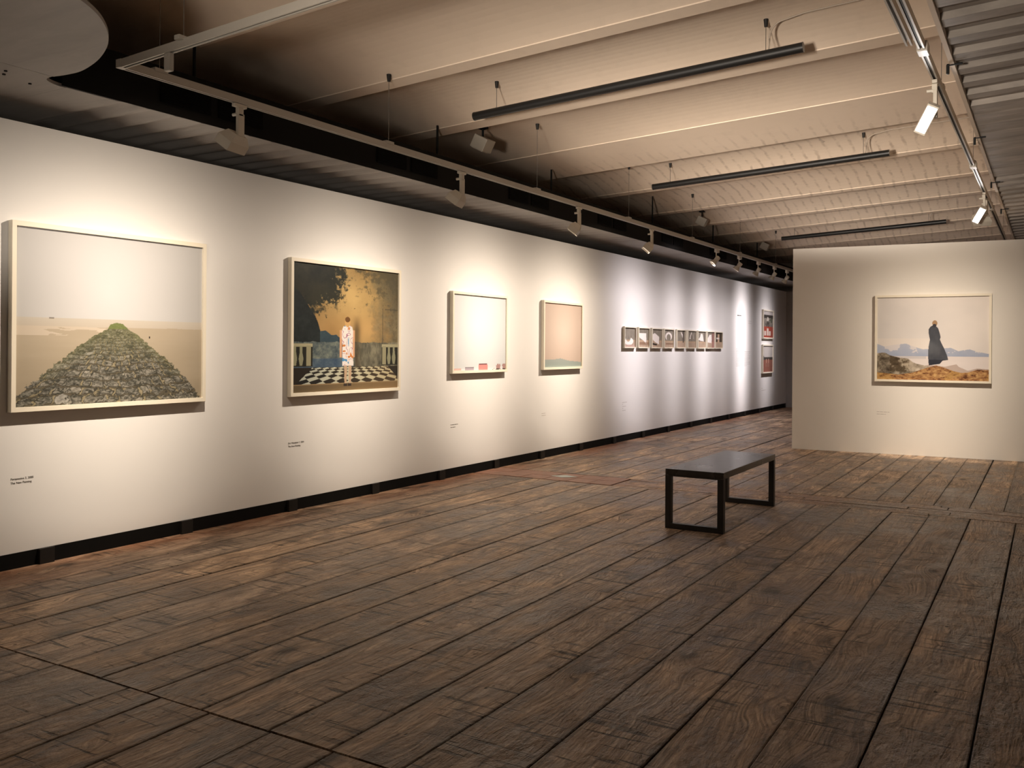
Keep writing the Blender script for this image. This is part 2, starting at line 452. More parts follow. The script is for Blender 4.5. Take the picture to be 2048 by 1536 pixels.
# free-standing panel wall
PA = Vector((-3.15, 12.90, 0)); PD = Vector((2.84, 0.17, 0)).normalized(); PN = Vector((PD.y, -PD.x, 0))
bm = bmesh.new()
Mp = Matrix((PD, -PN, Vector((0, 0, 1)))).transposed().to_4x4(); Mp.translation = PA
box(bm, (0, 0, 0.0), (5.6, 0.30, 2.81), M=Mp)
tag(obj('wall_panel', bm, M_PANELW), kind='structure')

# ---- vaulted ceiling
FL = [(-1.9, -1.75), (-0.45, -0.3), (1.0, 1.15), (2.55, 2.70), (4.10, 4.24), (5.62, 5.76), (7.02, 7.20), (8.80, 9.70), (11.16, 11.28), (13.05, 13.15), (14.62, 14.72), (16.05, 16.15),
      (17.42, 17.52), (18.8, 18.9), (20.2, 20.3), (21.6, 21.7), (23.1, 23.3)]
RISE = 0.145
def vault_rise(y):
    for i in range(len(FL) - 1):
        a, b = FL[i][1], FL[i + 1][0]
        if a <= y <= b:
            t = (y - a) / (b - a)
            return 0.012 + RISE * (1 - (2 * t - 1) ** 2)
    return 0.0
bm = bmesh.new()
prof = []
for i, (a, b) in enumerate(FL):
    prof += [(a, 0.080 if b - a > 0.5 else 0.014), (b, 0.0)]
    if i < len(FL) - 1:
        c = FL[i + 1][0]; he = 0.088 if FL[i + 1][1] - c > 0.5 else 0.022
        for k in range(0, 19):
            t = k / 18; prof.append((b + 0.001 + (c - b - 0.002) * t, 0.012 + (he - 0.012) * t * t + RISE * (1 - (2 * t - 1) ** 2)))
xs = [-7.0 + 0.25 * i for i in range(43)]
rows = [[bm.verts.new((x, y, zv(x) + r)) for y, r in prof] for x in xs]
for i in range(len(xs) - 1):
    for j in range(len(prof) - 1):
        bm.faces.new((rows[i][j], rows[i][j + 1], rows[i + 1][j + 1], rows[i + 1][j]))
r = bmesh.ops.extrude_face_region(bm, geom=list(bm.faces))
bmesh.ops.translate(bm, verts=[v for v in r['geom'] if isinstance(v, bmesh.types.BMVert)], vec=(0, 0, 0.3))
tag(obj('ceiling', bm, M_VAULT), kind='structure')

# ---- left soffit over the wall: sheet with shallow ribs, rounded bay at the near end
def soffit_left():
    zs = 2.92
    bm = bmesh.new()
    per = 0.215; y = 3.55; prof = [(3.204, 0.0), (3.55, 0.0)]
    while y < 22.2:
        prof += [(y + per * q / 10, 0.016 * (1 - math.cos(2 * math.pi * q / 10))) for q in range(1, 11)]
        y += per
    pts = []
    for q in prof:
        if not pts or q[0] > pts[-1][0] + 1e-6: pts.append(q)
    a = [bm.verts.new((-5.02, y, zs + r)) for y, r in pts]; b = [bm.verts.new((-7.0, y, zs + r)) for y, r in pts]
    for i in range(len(pts) - 1): bm.faces.new((a[i], a[i + 1], b[i + 1], b[i]))
    r = bmesh.ops.extrude_face_region(bm, geom=list(bm.faces))
    bmesh.ops.translate(bm, verts=[v for v in r['geom'] if isinstance(v, bmesh.types.BMVert)], vec=(0, 0, 0.012))
    tag(obj('trim_1', bm, M_SOFFIT), kind='structure')
    # near flat plates
    def plate(name, outline, z0):
        bm = bmesh.new()
        f = bm.faces.new([bm.verts.new((x, y, z0)) for x, y in outline])
        r = bmesh.ops.extrude_face_region(bm, geom=[f])
        bmesh.ops.translate(bm, verts=[v for v in r['geom'] if isinstance(v, bmesh.types.BMVert)], vec=(0, 0, 0.02))
        return tag(obj(name, bm, M_SOFFIT), kind='structure')
    def spline(P, n=6):
        out = []
        for i in range(len(P) - 1):
            p0, p1, p2, p3 = P[max(i - 1, 0)], P[i], P[i + 1], P[min(i + 2, len(P) - 1)]
            for j in range(n):
                u = j / n
                out.append(tuple(0.5 * (2 * p1[c] + (p2[c] - p0[c]) * u + (2 * p0[c] - 5 * p1[c] + 4 * p2[c] - p3[c]) * u * u + (3 * p1[c] - p0[c] - 3 * p2[c] + p3[c]) * u ** 3) for c in (0, 1)))
        return out + [P[-1]]
    arc = [(-4.872, 3.030), (-4.76, 3.046), (-4.622, 3.042), (-4.389, 2.975), (-4.164, 2.873), (-4.0, 2.77), (-3.871, 2.66), (-3.763, 2.54),
           (-3.678, 2.40), (-3.60, 2.20), (-3.57, 1.95), (-3.59, 1.70), (-3.68, 1.40), (-3.85, 1.10), (-4.15, 0.85), (-4.55, 0.70), (-4.87, 0.66)]
    plate('trim_2', spline(arc), zs - 0.003)
    cusp = spline([(-5.024, 3.198), (-5.022, 3.15), (-5.005, 3.100), (-4.965, 3.046), (-4.92, 3.030), (-4.879, 3.027)])
    o3 = plate('trim_3', [(-7.0, 0.66), (-7.0, 3.198)] + cusp + [(-4.879, 0.66)], zs - 0.002)
    for x, y in ((-5.00, 2.83), (-5.07, 2.86), (-5.12, 3.04)):
        bm = bmesh.new(); tube(bm, (x, y, zs - 0.008), (x, y, zs), 0.009, 10); obj('bolt', bm, M_ROD, o3)
soffit_left()

# ---- right soffit: corrugated sheet
def soffit_right():
    bm = bmesh.new()
    pts = []
    y = -2.2
    while y < 23:
        flat = 6.85 < y < 9.9
        d = 0.005 if flat else 0.030
        pts += [(y, 0.0), (y + 0.12, 0.0), (y + 0.15, d), (y + 0.285, d), (y + 0.315, 0.0)]
        y += 0.32
    q = []
    for p in pts:
        if not q or p[0] > q[-1][0] + 1e-6: q.append(p)
    x0, x1 = -0.53, 3.55
    a = [bm.verts.new((x0, y, 3.115 + r)) for y, r in q]; b = [bm.verts.new((x1, y, 3.115 + r + SL * (x1 - x0))) for y, r in q]
    for i in range(len(q) - 1): bm.faces.new((a[i], a[i + 1], b[i + 1], b[i]))
    r = bmesh.ops.extrude_face_region(bm, geom=list(bm.faces))
    bmesh.ops.translate(bm, verts=[v for v in r['geom'] if isinstance(v, bmesh.types.BMVert)], vec=(0, 0, 0.012))
    o = tag(obj('trim_4', bm, M_CORR), kind='structure')
    bm = bmesh.new(); box(bm, (-0.54, -2.2, 3.10), (-0.515, 23.0, 3.72))
    tag(obj('trim_5', bm, M_VAULT), kind='structure')
soffit_right()

# small black clamps on the right edge
for i, y in enumerate((3.8, 5.93, 8.07, 10.3, 12.3)):
    bm = bmesh.new()
    box(bm, (-0.558, y - 0.010, 3.045), (-0.541, y + 0.010, 3.10), 0.003)
    box(bm, (-0.556, y - 0.007, 3.094), (-0.47, y + 0.007, 3.106), 0.003)
    WH = ['nearest', 'second', 'third', 'fourth', 'farthest'][i]
    tag(obj('edge_clamp', bm, M_ROD), 'small black clamp on the edge of the corrugated ceiling, %s of the row' % WH, 'clamp', 'black clamps along the corrugated ceiling edge')

# ================================================================== DUCT
duct = thing('ventilation_duct', 'long black ventilation duct with paired grilles above the white wall', 'duct', (-5.2, 10, 2.93))
bm = bmesh.new(); box(bm, (-5.40, 0.5, 2.972), (-5.0, 22.9, 3.22)); obj('casing', bm, M_DUCT, duct)
bm = bmesh.new(); box(bm, (-5.001, 3.16, 2.918), (-4.992, 22.9, 2.97)); obj('bottom_flange', bm, M_DUCT, duct)
k = 0
y = 6.03 - 2.19
while y < 21:
    for a in (0.0, 0.475):
        bm = bmesh.new()
        y0 = y + a; y1 = y0 + 0.405
        box(bm, (-5.0, y0, 2.985), (-4.990, y1, 3.115))
        for j in range(7):
            zz = 2.995 + 0.0175 * j
            box(bm, (-4.990, y0 + 0.006, zz), (-4.986, y1 - 0.006, zz + 0.006))
        obj('grille', bm, M_GRILLE, duct)
    y += 2.19
for y in (4.15, 6.985, 9.26, 12.36, 15.1, 17.8):
    bm = bmesh.new(); tube(bm, (-5.05, y, 3.20), (-5.05, y, zv(-5.05) + vault_rise(y) + 0.01), 0.011, 8)
    obj('threaded_rod', bm, M_ROD, duct)

# ================================================================== LIGHTING TRACKS
TZ = 2.975
def rail_bm(bm, a, b):
    a = Vector(a); b = Vector(b); d = (b - a).normalized(); L = (b - a).length
    s = d.cross(Vector((0, 0, 1))).normalized(); u = s.cross(d)
    Mx = Matrix((d, s, u)).transposed().to_4x4(); Mx.translation = a
    # an upside-down channel: web, two cheeks, two lips
    box(bm, (0, -0.018, 0.018), (L, 0.018, 0.024), M=Mx)
    box(bm, (0, -0.018, -0.022), (L, -0.013, 0.018), M=Mx)
    box(bm, (0, 0.013, -0.022), (L, 0.018, 0.018), M=Mx)
    box(bm, (0, -0.013, -0.022), (L, -0.0075, -0.018), M=Mx)
    box(bm, (0, 0.0075, -0.022), (L, 0.013, -0.018), M=Mx)
    return Mx, L
def slot_bm(bm, a, b):
    a = Vector(a); b = Vector(b); d = (b - a).normalized(); L = (b - a).length
    s = d.cross(Vector((0, 0, 1))).normalized(); u = s.cross(d)
    Mx = Matrix((d, s, u)).transposed().to_4x4(); Mx.translation = a
    box(bm, (0.002, -0.0128, -0.012), (L - 0.002, 0.0128, 0.0178), M=Mx)

tl = thing('lighting_track', 'long cream track rail hung in front of the white picture wall', 'lighting track', (-4.5, 10, TZ))
C0 = (-4.5, 3.20, TZ)
tc = thing('lighting_track', 'cream track rail running crosswise at the top left, meeting the long one at a corner', 'lighting track', (-2.4, 3.20, TZ + 0.1))
segs = [((-4.5, 3.222, TZ), (-4.5, 22.4, TZ), tl), ((-4.482, 3.20, TZ), (-0.80, 3.20, TZ + SL * 3.7), tc)]
for a, b, par in segs:
    bm = bmesh.new(); rail_bm(bm, a, b); ra = obj('rail', bm, M_TRACK, par)
    bm = bmesh.new(); slot_bm(bm, a, b); obj('slot', bm, M_SLOT, ra)
bm = bmesh.new(); box(bm, (-4.522, 3.178, TZ - 0.0225), (-4.478, 3.222, TZ + 0.025), 0.001); obj('corner_joint', bm, M_TRACK, tc)
def hanger(parent, x, y, z):
    zt = zv(x) + vault_rise(y)
    bm = bmesh.new(); tube(bm, (x, y, z + 0.02), (x, y, zt - 0.02), 0.0022, 6)
    wv = obj('suspension_wire', bm, M_WIRE, parent)
    bm = bmesh.new(); tube(bm, (x, y, zt - 0.045), (x, y, zt + 0.01), 0.013, 12, 0.020); obj('ceiling_cup', bm, M_FOOT, wv, True)
    bm = bmesh.new(); box(bm, (x - 0.021, y - 0.045, z + 0.015), (x + 0.021, y + 0.045, z + 0.040), 0.003); obj('hanger_clip', bm, M_TRACK, wv)
for y in (3.45, 5.57, 7.95, 10.25, 12.53, 14.85, 17.1, 19.4, 21.6):
    hanger(tl, -4.5, y, TZ)
for x in (-3.98, -2.0):
    hanger(tc, x, 3.20, TZ + SL * (x + 4.5))
bm = bmesh.new(); box(bm, (-4.12, 3.20 - 0.015, TZ - 0.10), (-4.075, 3.20 + 0.015, TZ - 0.003), 0.004); obj('adapter_stub', bm, M_TRACK, tc)

RZ = 3.165; RX = -0.665
tr = thing('lighting_track', 'cream track rail running along the edge of the corrugated ceiling', 'lighting track', (RX, 8, RZ))
bm = bmesh.new(); rail_bm(bm, (RX, -1.5, RZ), (RX, 22, RZ)); ra = obj('rail', bm, M_TRACK, tr)
bm = bmesh.new(); slot_bm(bm, (RX, -1.5, RZ), (RX, 22, RZ)); obj('slot', bm, M_SLOT, ra)
bm = bmesh.new(); rail_bm(bm, (RX - 0.075, -1.5, RZ + 0.05), (RX - 0.075, 5.75, RZ + 0.05)); obj('feed_conduit', bm, M_TRACK, tr)
for y in (1.5, 4.4, 6.75, 9.6, 12.4, 15.5):
    hanger(tr, RX, y, RZ)
for y in (5.75, 9.6, 12.6):
    bm = bmesh.new(); box(bm, (RX - 0.03, y - 0.06, RZ - 0.03), (RX + 0.03, y + 0.06, RZ + 0.03), 0.004); obj('rail_joint', bm, M_TRACK, tr)

# ================================================================== SPOTLIGHTS
def look(direction, upv=Vector((0, 0, 1))):
    d = Vector(direction).normalized(); s = d.cross(upv).normalized(); u = s.cross(d)
    return Matrix((s, d, u)).transposed().to_4x4()    # local +y = aim

def lamp(name, parent, loc_world, aim_world, watt, col, size, blend, radius):
    ld = bpy.data.lights.new(name, 'SPOT'); ld.energy = watt; ld.color = col
    ld.spot_size = math.radians(size); ld.spot_blend = blend; ld.shadow_soft_size = radius
    o = bpy.data.objects.new(name, ld)
    d = Vector(aim_world) - Vector(loc_world)
    o.rotation_euler = d.to_track_quat('-Z', 'Y').to_euler()
    o.location = Vector(loc_world) - Vector(parent.location)
    link(o, parent)
    return o

def washer(name, parent, loc_world, toward, side, watt, col, shift, width, radius=0.012, g=None, foot=1.0):
    """wall-washer optic: candlepower shaped like the reflector of a real washer, written as a function of direction.
    toward = unit vector to the wall, side = unit vector along it, shift = lateral aim (per metre of throw)"""
    ld = bpy.data.lights.new(name, 'POINT'); ld.energy = watt; ld.color = col; ld.shadow_soft_size = radius
    ld.use_nodes = True
    nt = ld.node_tree; N = nt.nodes; L = nt.links
    em = [n for n in N if n.type == 'EMISSION'][0]
    geo = N.new('ShaderNodeNewGeometry')
    def dot(v):
        nd = N.new('ShaderNodeVectorMath'); nd.operation = 'DOT_PRODUCT'; L.new(geo.outputs['Incoming'], nd.inputs[0]); nd.inputs[1].default_value = tuple(SIGN * c for c in v); return nd.outputs['Value']
    def mt(op, a, b=None, c=None):
        nd = N.new('ShaderNodeMath'); nd.operation = op
        for i, x in enumerate((a, b, c)):
            if x is None: continue
            if isinstance(x, (int, float)): nd.inputs[i].default_value = x
            else: L.new(x, nd.inputs[i])
        return nd.outputs[0]
    nx = mt('MAXIMUM', dot(toward), 0.02); ny = dot(side); nz = dot((0, 0, 1))
    dy = mt('SUBTRACT', mt('DIVIDE', ny, nx), shift)
    dz = mt('DIVIDE', nz, nx)
    gx = mt('EXPONENT', mt('MULTIPLY', mt('POWER', mt('ABSOLUTE', mt('DIVIDE', dy, width)), 2.0), -1.0))
    cur = N.new('ShaderNodeValToRGB'); cr = cur.color_ramp; cr.interpolation = 'B_SPLINE'
    while len(cr.elements) > 1: cr.elements.remove(cr.elements[-1])
    for i, (p, v) in enumerate(g or GZ):
        e = cr.elements[0] if i == 0 else cr.elements.new((p + 4) / 5)
        e.position = (p + 4) / 5; e.color = (v, v, v, 1)
    L.new(mt('DIVIDE', mt('ADD', dz, 4.0), 5.0), cur.inputs[0])
    inv = mt('MINIMUM', mt('POWER', mt('DIVIDE', 1.0, nx), 3.0), 22.0)
    val = mt('MULTIPLY', mt('MULTIPLY', gx, cur.outputs[0]), inv)
    val = mt('MULTIPLY', val, mt('GREATER_THAN', dot(toward), 0.0))
    # spill straight down on to the boards
    val = mt('ADD', val, mt('MULTIPLY', mt('POWER', mt('MAXIMUM', mt('MULTIPLY', nz, -1.0), 0.0), 2.5), foot))
    L.new(val, em.inputs['Strength'])
    o = bpy.data.objects.new(name, ld); o.location = Vector(loc_world) - Vector(parent.location)
    link(o, parent)
    return o
SIGN = 1
# throw profile of the washer: height relative to the lamp per metre of throw -> level on the wall
GZ = [(-4.0, 0.0), (-3.2, 0.10), (-2.7, 0.30), (-2.1, 0.60), (-1.5, 0.92), (-1.0, 1.0), (-0.6, 1.0), (-0.3, 0.60), (0.0, 0.26), (0.35, 0.06), (0.8, 0.0)]

def flood(x, y, z, aim, watt, col, label, group, size=125, twist=0.0, lens=M_LENS, blend=1.0, wash=None, dims=(0.092, 0.060)):
    """box flood: adapter on the rail, flat stem with a thumb screw, rectangular head"""
    zt = z - 0.0245
    t = thing('track_spotlight', label, 'spotlight', (x, y, zt), group)
    bm = bmesh.new(); box(bm, (x - 0.016, y - 0.055, zt - 0.022), (x + 0.016, y + 0.045, zt + 0.0), 0.004); obj('adapter', bm, M_FIX, t)
    bm = bmesh.new()
    box(bm, (x - 0.020, y - 0.020, zt - 0.075), (x + 0.012, y + 0.020, zt - 0.020), 0.003)
    box(bm, (x - 0.012, y - 0.024, zt - 0.235), (x + 0.012, y + 0.028, zt - 0.060), 0.004)
    obj('stem', bm, M_FIX, t)
    bm = bmesh.new(); tube(bm, (x - 0.05, y - 0.012, zt - 0.062), (x - 0.01, y - 0.012, zt - 0.062), 0.011, 10); obj('thumb_screw', bm, M_FIX, t, True)
    c = Vector((x - 0.045, y - 0.015, zt - 0.235))
    d = (Vector(aim) - c).normalized()
    Mx = look(d) @ Matrix.Rotation(twist, 4, 'Y'); Mx.translation = c
    bm = bmesh.new()
    # back casting narrows behind a square front box
    W2, H2 = dims
    front = [(-W2, 0.050, -H2), (W2, 0.050, -H2), (W2, 0.050, H2), (-W2, 0.050, H2)]
    mid = [(-W2, -0.010, -H2), (W2, -0.010, -H2), (W2, -0.010, H2), (-W2, -0.010, H2)]
    back = [(-W2 * 0.62, -0.060, -H2 * 0.62), (W2 * 0.62, -0.060, -H2 * 0.62), (W2 * 0.62, -0.060, H2 * 0.62), (-W2 * 0.62, -0.060, H2 * 0.62)]
    inner = [(p[0] * 0.88, 0.050, p[2] * 0.86) for p in front]; deep = [(p[0] * 0.80, 0.030, p[2] * 0.78) for p in front]
    rings = [[bm.verts.new(p) for p in ring] for ring in (back, mid, front, inner, deep)]
    for i in range(4):
        for kk in range(4): bm.faces.new((rings[i][kk], rings[i][(kk + 1) % 4], rings[i + 1][(kk + 1) % 4], rings[i + 1][kk]))
    bm.faces.new(rings[0])
    bmesh.ops.transform(bm, matrix=Mx, verts=bm.verts)
    head = obj('lamp_head', bm, M_FIX, t)
    bm = bmesh.new(); box(bm, (-W2 * 0.80, 0.026, -H2 * 0.78), (W2 * 0.80, 0.031, H2 * 0.78), M=Mx); obj('lens', bm, lens, head)
    if wash:
        toward, side, dist, width = wash
        p = c + d * 0.075
        washer('lamp_light', t, p, toward, side, watt, col, (Vector(aim) - p).dot(Vector(side)) / dist, width / dist)
    else:
        lamp('lamp_light', t, c + d * 0.075, aim, watt, col, size, blend, 0.018)
    return t

def round_spot(x, y, z, aim, watt, col, label, group, size=0.45):
    zt = z - 0.0245
    t = thing('round_spotlight', label, 'spotlight', (x, y, zt), group)
    bm = bmesh.new(); box(bm, (x - 0.020, y - 0.10, zt - 0.055), (x + 0.020, y + 0.04, zt), 0.004); obj('adapter', bm, M_FIX, t)
    bm = bmesh.new(); tube(bm, (x, y - 0.065, zt - 0.05), (x, y - 0.065, zt - 0.15), 0.008, 8); obj('arm', bm, M_FIX, t, True)
    c = Vector((x - 0.03, y - 0.03, zt - 0.185)); d = (Vector(aim) - c).normalized()
    q = d.to_track_quat('Z', 'Y').to_matrix().to_4x4(); q.translation = c
    prof = [(0.0, -0.085), (0.034, -0.085), (0.038, -0.06), (0.036, -0.03), (0.030, -0.01), (0.050, 0.03), (0.058, 0.05), (0.058, 0.058), (0.050, 0.058), (0.042, 0.035), (0.0, 0.032)]
    bm = bmesh.new(); n = 20; rings = []
    for r, h in prof[1:-1]:
        rings.append([bm.verts.new((r * math.cos(2 * math.pi * i / n), r * math.sin(2 * math.pi * i / n), h)) for i in range(n)])
    for i in range(len(rings) - 1):
        for k in range(n): bm.faces.new((rings[i][k], rings[i][(k + 1) % n], rings[i + 1][(k + 1) % n], rings[i + 1][k]))
    bm.faces.new(rings[0])
    bmesh.ops.transform(bm, matrix=q, verts=bm.verts)
    head = obj('lamp_head', bm, M_FIX, t, True)
    bm = bmesh.new(); tube(bm, q @ Vector((0, 0, 0.030)), q @ Vector((0, 0, 0.036)), 0.042, 20); obj('lens', bm, M_LENS, head, True)
    p = c + d * 0.075
    washer('lamp_light', t, p, (-1, 0, 0), (0, 1, 0), watt, col, (aim[1] - p.y) / 1.0, size)
    return t

names = ['nearest, between the pier and the figure picture', 'second, past the figure picture', 'third, past the white picture', 'fourth, past the pink picture']
lab1 = ['cream box spotlight on the left track, nearest one, largest in view',
        'cream box spotlight on the left track, above the gap before the pale white picture',
        'cream box spotlight on the left track, above the gap between the two pale pictures',
        'cream box spotlight on the left track, last boxy one before the round ones']
for (y, ay, az, wt, c), lb in zip(WASHERS, lab1):
    flood(-4.5, y, TZ, (WX, ay, az), wt, c, lb, 'box spotlights on the left track', wash=((-1, 0, 0), (0, 1, 0), 1.0, 0.95))
lab2 = ['cream round spotlight on the left track, first round one after the boxy ones', 'cream round spotlight on the left track, second of the round ones',
        'cream round spotlight on the left track, middle of the round ones', 'cream round spotlight on the left track, fourth of the round ones',
        'cream round spotlight on the left track, last one visible beside the free-standing wall', 'cream round spotlight on the left track hidden behind the free-standing wall']
for (y, ay, az, wt, wd, c), lb in zip(ROUNDS, lab2):
    round_spot(-4.5, y, TZ, (WX, ay, az), wt, c, lb, 'round spotlights on the left track', wd)

flood(RX, 6.40, RZ, (-0.9, 2.2, 0.9), 1.2, COOL, 'cream box spotlight glowing white on the right track, nearer of the two glowing ones', 'box spotlights on the right track', 100, twist=math.radians(60), lens=M_LENSB, dims=(0.098, 0.036))
flood(RX, 11.20, RZ, (-0.9, 7.0, 0.9), 1.2, COOL, 'cream box spotlight glowing white on the right track, farther glowing one', 'box spotlights on the right track', 100, twist=math.radians(60), lens=M_LENSB, dims=(0.098, 0.036))
flood(RX, 11.62, RZ, (-1.35, 12.97, 1.45), 40, WARM, 'unlit-looking cream box spotlight on the right track, nearest the free-standing wall', 'box spotlights on the right track', 125, wash=(tuple(-PN), tuple(PD), 1.35, 0.90))
flood(RX, 3.2, RZ, (3.0, 2.4, 1.4), 5, WARM, 'added cream box spotlight on the right track, unseen above the viewer, for fill light', 'box spotlights on the right track', 120)  # extra lamp added out of view to lift the hall's bounce light

# added uplighter, unseen behind the camera, put in to brighten the vault
def uplighter(x, y, watt, col):
    t = thing('added_uplighter', 'added uplighter standing unseen behind the viewer, filling the vault with light', 'added lamp', (x, y, 0))
    bm = bmesh.new(); tube(bm, (x, y, 0), (x, y, 0.03), 0.15, 28); obj('base', bm, M_ROD, t, True)
    bm = bmesh.new(); tube(bm, (x, y, 0.03), (x, y, 1.22), 0.014, 12); obj('pole', bm, M_ROD, t, True)
    bm = bmesh.new(); tube(bm, (x, y, 1.20), (x, y, 1.27), 0.05, 24, 0.10); obj('lamp_shade', bm, M_ROD, t, True)
    h = zv(-2.5) + 0.1 - 1.32
    ld = bpy.data.lights.new('lamp_light', 'POINT'); ld.energy = watt; ld.color = col; ld.shadow_soft_size = 0.22
    ld.use_nodes = True
    nt = ld.node_tree; N = nt.nodes; L = nt.links
    em = [n for n in N if n.type == 'EMISSION'][0]
    geo = N.new('ShaderNodeNewGeometry'); sep = N.new('ShaderNodeSeparateXYZ'); L.new(geo.outputs['Incoming'], sep.inputs[0])
    def mt(op, a, b=None):
        nd = N.new('ShaderNodeMath'); nd.operation = op
        for i, q in enumerate((a, b)):
            if q is None: continue
            if isinstance(q, (int, float)): nd.inputs[i].default_value = q
            else: L.new(q, nd.inputs[i])
        return nd.outputs[0]
    dx, dy, dz = sep.outputs
    nz = mt('MAXIMUM', dz, 0.05)
    px = mt('ADD', mt('MULTIPLY', mt('DIVIDE', dx, nz), h), x); py = mt('ADD', mt('MULTIPLY', mt('DIVIDE', dy, nz), h), y)
    def curve(v, lo, hi, stops):
        cn = N.new('ShaderNodeValToRGB'); cr = cn.color_ramp; cr.interpolation = 'B_SPLINE'
        while len(cr.elements) > 1: cr.elements.remove(cr.elements[-1])
        for i, (p, val) in enumerate(stops):
            q = (p - lo) / (hi - lo); e = cr.elements[0] if i == 0 else cr.elements.new(q)
            e.position = q; e.color = (val, val, val, 1)
        L.new(mt('DIVIDE', mt('SUBTRACT', v, lo), hi - lo), cn.inputs[0]); return cn.outputs[0]
    gx = curve(px, -6, 3, [(-6, 0), (-5.3, 0.10), (-4.7, 0.35), (-4.1, 0.62), (-3.5, 0.9), (-2.6, 0.95), (-1.6, 0.70), (-0.7, 0.32), (0.4, 0.15), (2.0, 0.0)])
    gy = curve(py, -2, 24, [(-2, 0), (1.0, 0.1), (3.0, 0.18), (4.6, 0.36), (6.5, 0.76), (9.0, 1.0), (11.5, 0.62), (14.5, 0.36), (18.0, 0.20), (22, 0.0)])
    val = mt('MULTIPLY', mt('MULTIPLY', gx, gy), mt('MINIMUM', mt('POWER', mt('DIVIDE', 1.0, nz), 3.0), 900.0))
    val = mt('MULTIPLY', val, mt('GREATER_THAN', dz, 0.06))
    L.new(val, em.inputs['Strength'])
    o = bpy.data.objects.new('lamp_light', ld); o.location = (0, 0, 1.32); link(o, t)
uplighter(-1.2, -1.0, 62, (1.0, 0.87, 0.74))

# ================================================================== BLACK TUBE LIGHTS
def tube_light(y, xa, xb, label):
    za = 3.405 + SL * (xa + 4.3)
    f = lambda x: za + SL * (x - xa)
    t = thing('tube_light', label, 'tube light', ((xa + xb) / 2, y, f((xa + xb) / 2)), 'black tube lights hung under the vault')
    bm = bmesh.new(); tube(bm, (xa, y, f(xa)), (xb, y, f(xb)), 0.036, 24); obj('housing', bm, M_TUBE, t, True)
    for x, s in ((xa, -1), (xb, 1)):
        bm = bmesh.new(); tube(bm, (x, y, f(x)), (x + s * 0.008, y, f(x) + s * 0.0004), 0.0375, 24); obj('end_cap', bm, M_TUBELENS, t, True)
    for x in (xa + 0.22, xb - 0.26):
        zt = zv(x) + vault_rise(y)
        bm = bmesh.new(); tube(bm, (x, y, f(x) + 0.03), (x, y, zt - 0.02), 0.0028, 6); wv = obj('suspension_wire', bm, M_WIRE, t)
        bm = bmesh.new(); tube(bm, (x, y, zt - 0.05), (x, y, zt + 0.005), 0.012, 12, 0.018); obj('ceiling_cup', bm, M_FOOT, wv, True)
    x = xb - 0.235
    zt = zv(x) + vault_rise(y) - 0.012
    pts = [(x, y, f(x) + 0.03), (x, y, zt - 0.13)] + [(x + 0.11 * (1 - math.cos(a)), y, zt - 0.13 + 0.12 * math.sin(a)) for a in [math.pi / 2 * k / 6 for k in range(1, 7)]]
    xe = -0.56
    pts += [(xx, y, zv(xx) + vault_rise(y) - 0.010) for xx in np.linspace(x + 0.25, xe, 6)]
    bm = bmesh.new(); path_tube(bm, pts, 0.0075); obj('cable', bm, M_CABLE, t, True)
tube_light(6.53, -4.32, -1.54, 'black tube light hanging under the vault, nearest and longest looking')
tube_light(10.50, -4.28, -1.55, 'black tube light hanging under the vault, middle one')
tube_light(16.55, -4.24, -1.55, 'black tube light hanging under the vault, farthest, just above the free-standing wall')

# ================================================================== SPEAKER BOXES UNDER THE VAULT
def speaker(y, label, rot):
    x = -4.9; zt = zv(x) + vault_rise(y); z = zt - 0.16
    t = thing('ceiling_speaker', label, 'speaker', (x, y, z), 'box speakers under the vault')
    Mx = Matrix.Translation((x, y, z)) @ Matrix.Rotation(math.radians(28), 4, 'Y') @ Matrix.Rotation(rot, 4, 'Z')
    bm = bmesh.new(); box(bm, (-0.075, -0.11, -0.065), (0.075, 0.11, 0.065), 0.006, Mx); b = obj('speaker_case', bm, M_SPK, t)
    bm = bmesh.new(); box(bm, (-0.062, -0.095, -0.070), (0.062, 0.095, -0.064), 0.002, Mx); obj('speaker_front', bm, M_SPK, b)
    bm = bmesh.new(); tube(bm, (x, y, z + 0.04), (x, y, zt + 0.02), 0.012, 10); box(bm, (x - 0.04, y - 0.04, zt - 0.012), (x + 0.04, y + 0.04, zt + 0.012)); obj('bracket', bm, M_ROD, t)
speaker(7.55, 'cream box speaker under the vault beside the left track, nearest one', 0.2)
speaker(14.1, 'cream box speaker under the vault, middle one above the far track', 0.2)
speaker(17.8, 'cream box speaker under the vault, farthest one near the free-standing wall', 0.2)

# ================================================================== PICTURES
def fbm(U, V, su, sv, seed, octv=4, rough=0.55):
    out = np.zeros_like(U); amp = 1.0; tot = 0
    for o in range(octv):
        rs = np.random.RandomState(seed * 31 + o)
        nu, nv = int(su * 2 ** o) + 3, int(sv * 2 ** o) + 3
        G = rs.rand(nv, nu)
        x = np.clip(U, 0, 1) * su * 2 ** o; y = np.clip(V, 0, 1) * sv * 2 ** o
        xi = x.astype(int); yi = y.astype(int); fx = x - xi; fy = y - yi
        fx = fx * fx * (3 - 2 * fx); fy = fy * fy * (3 - 2 * fy)
        g = (G[yi, xi] * (1 - fx) + G[yi, xi + 1] * fx) * (1 - fy) + (G[yi + 1, xi] * (1 - fx) + G[yi + 1, xi + 1] * fx) * fy
        out += g * amp; tot += amp; amp *= rough
    return out / tot

def poly(U, V, pts):
    ins = np.zeros(U.shape, bool); n = len(pts)
    for i in range(n):
        x0, y0 = pts[i]; x1, y1 = pts[(i + 1) % n]
        if y0 == y1: continue
        c = ((V >= min(y0, y1)) & (V < max(y0, y1)) & (U < (x1 - x0) * (V - y0) / (y1 - y0) + x0))
        ins ^= c
    return ins

def under(U, V, pts):
    xs, ys = zip(*pts); return V < np.interp(U, xs, ys)

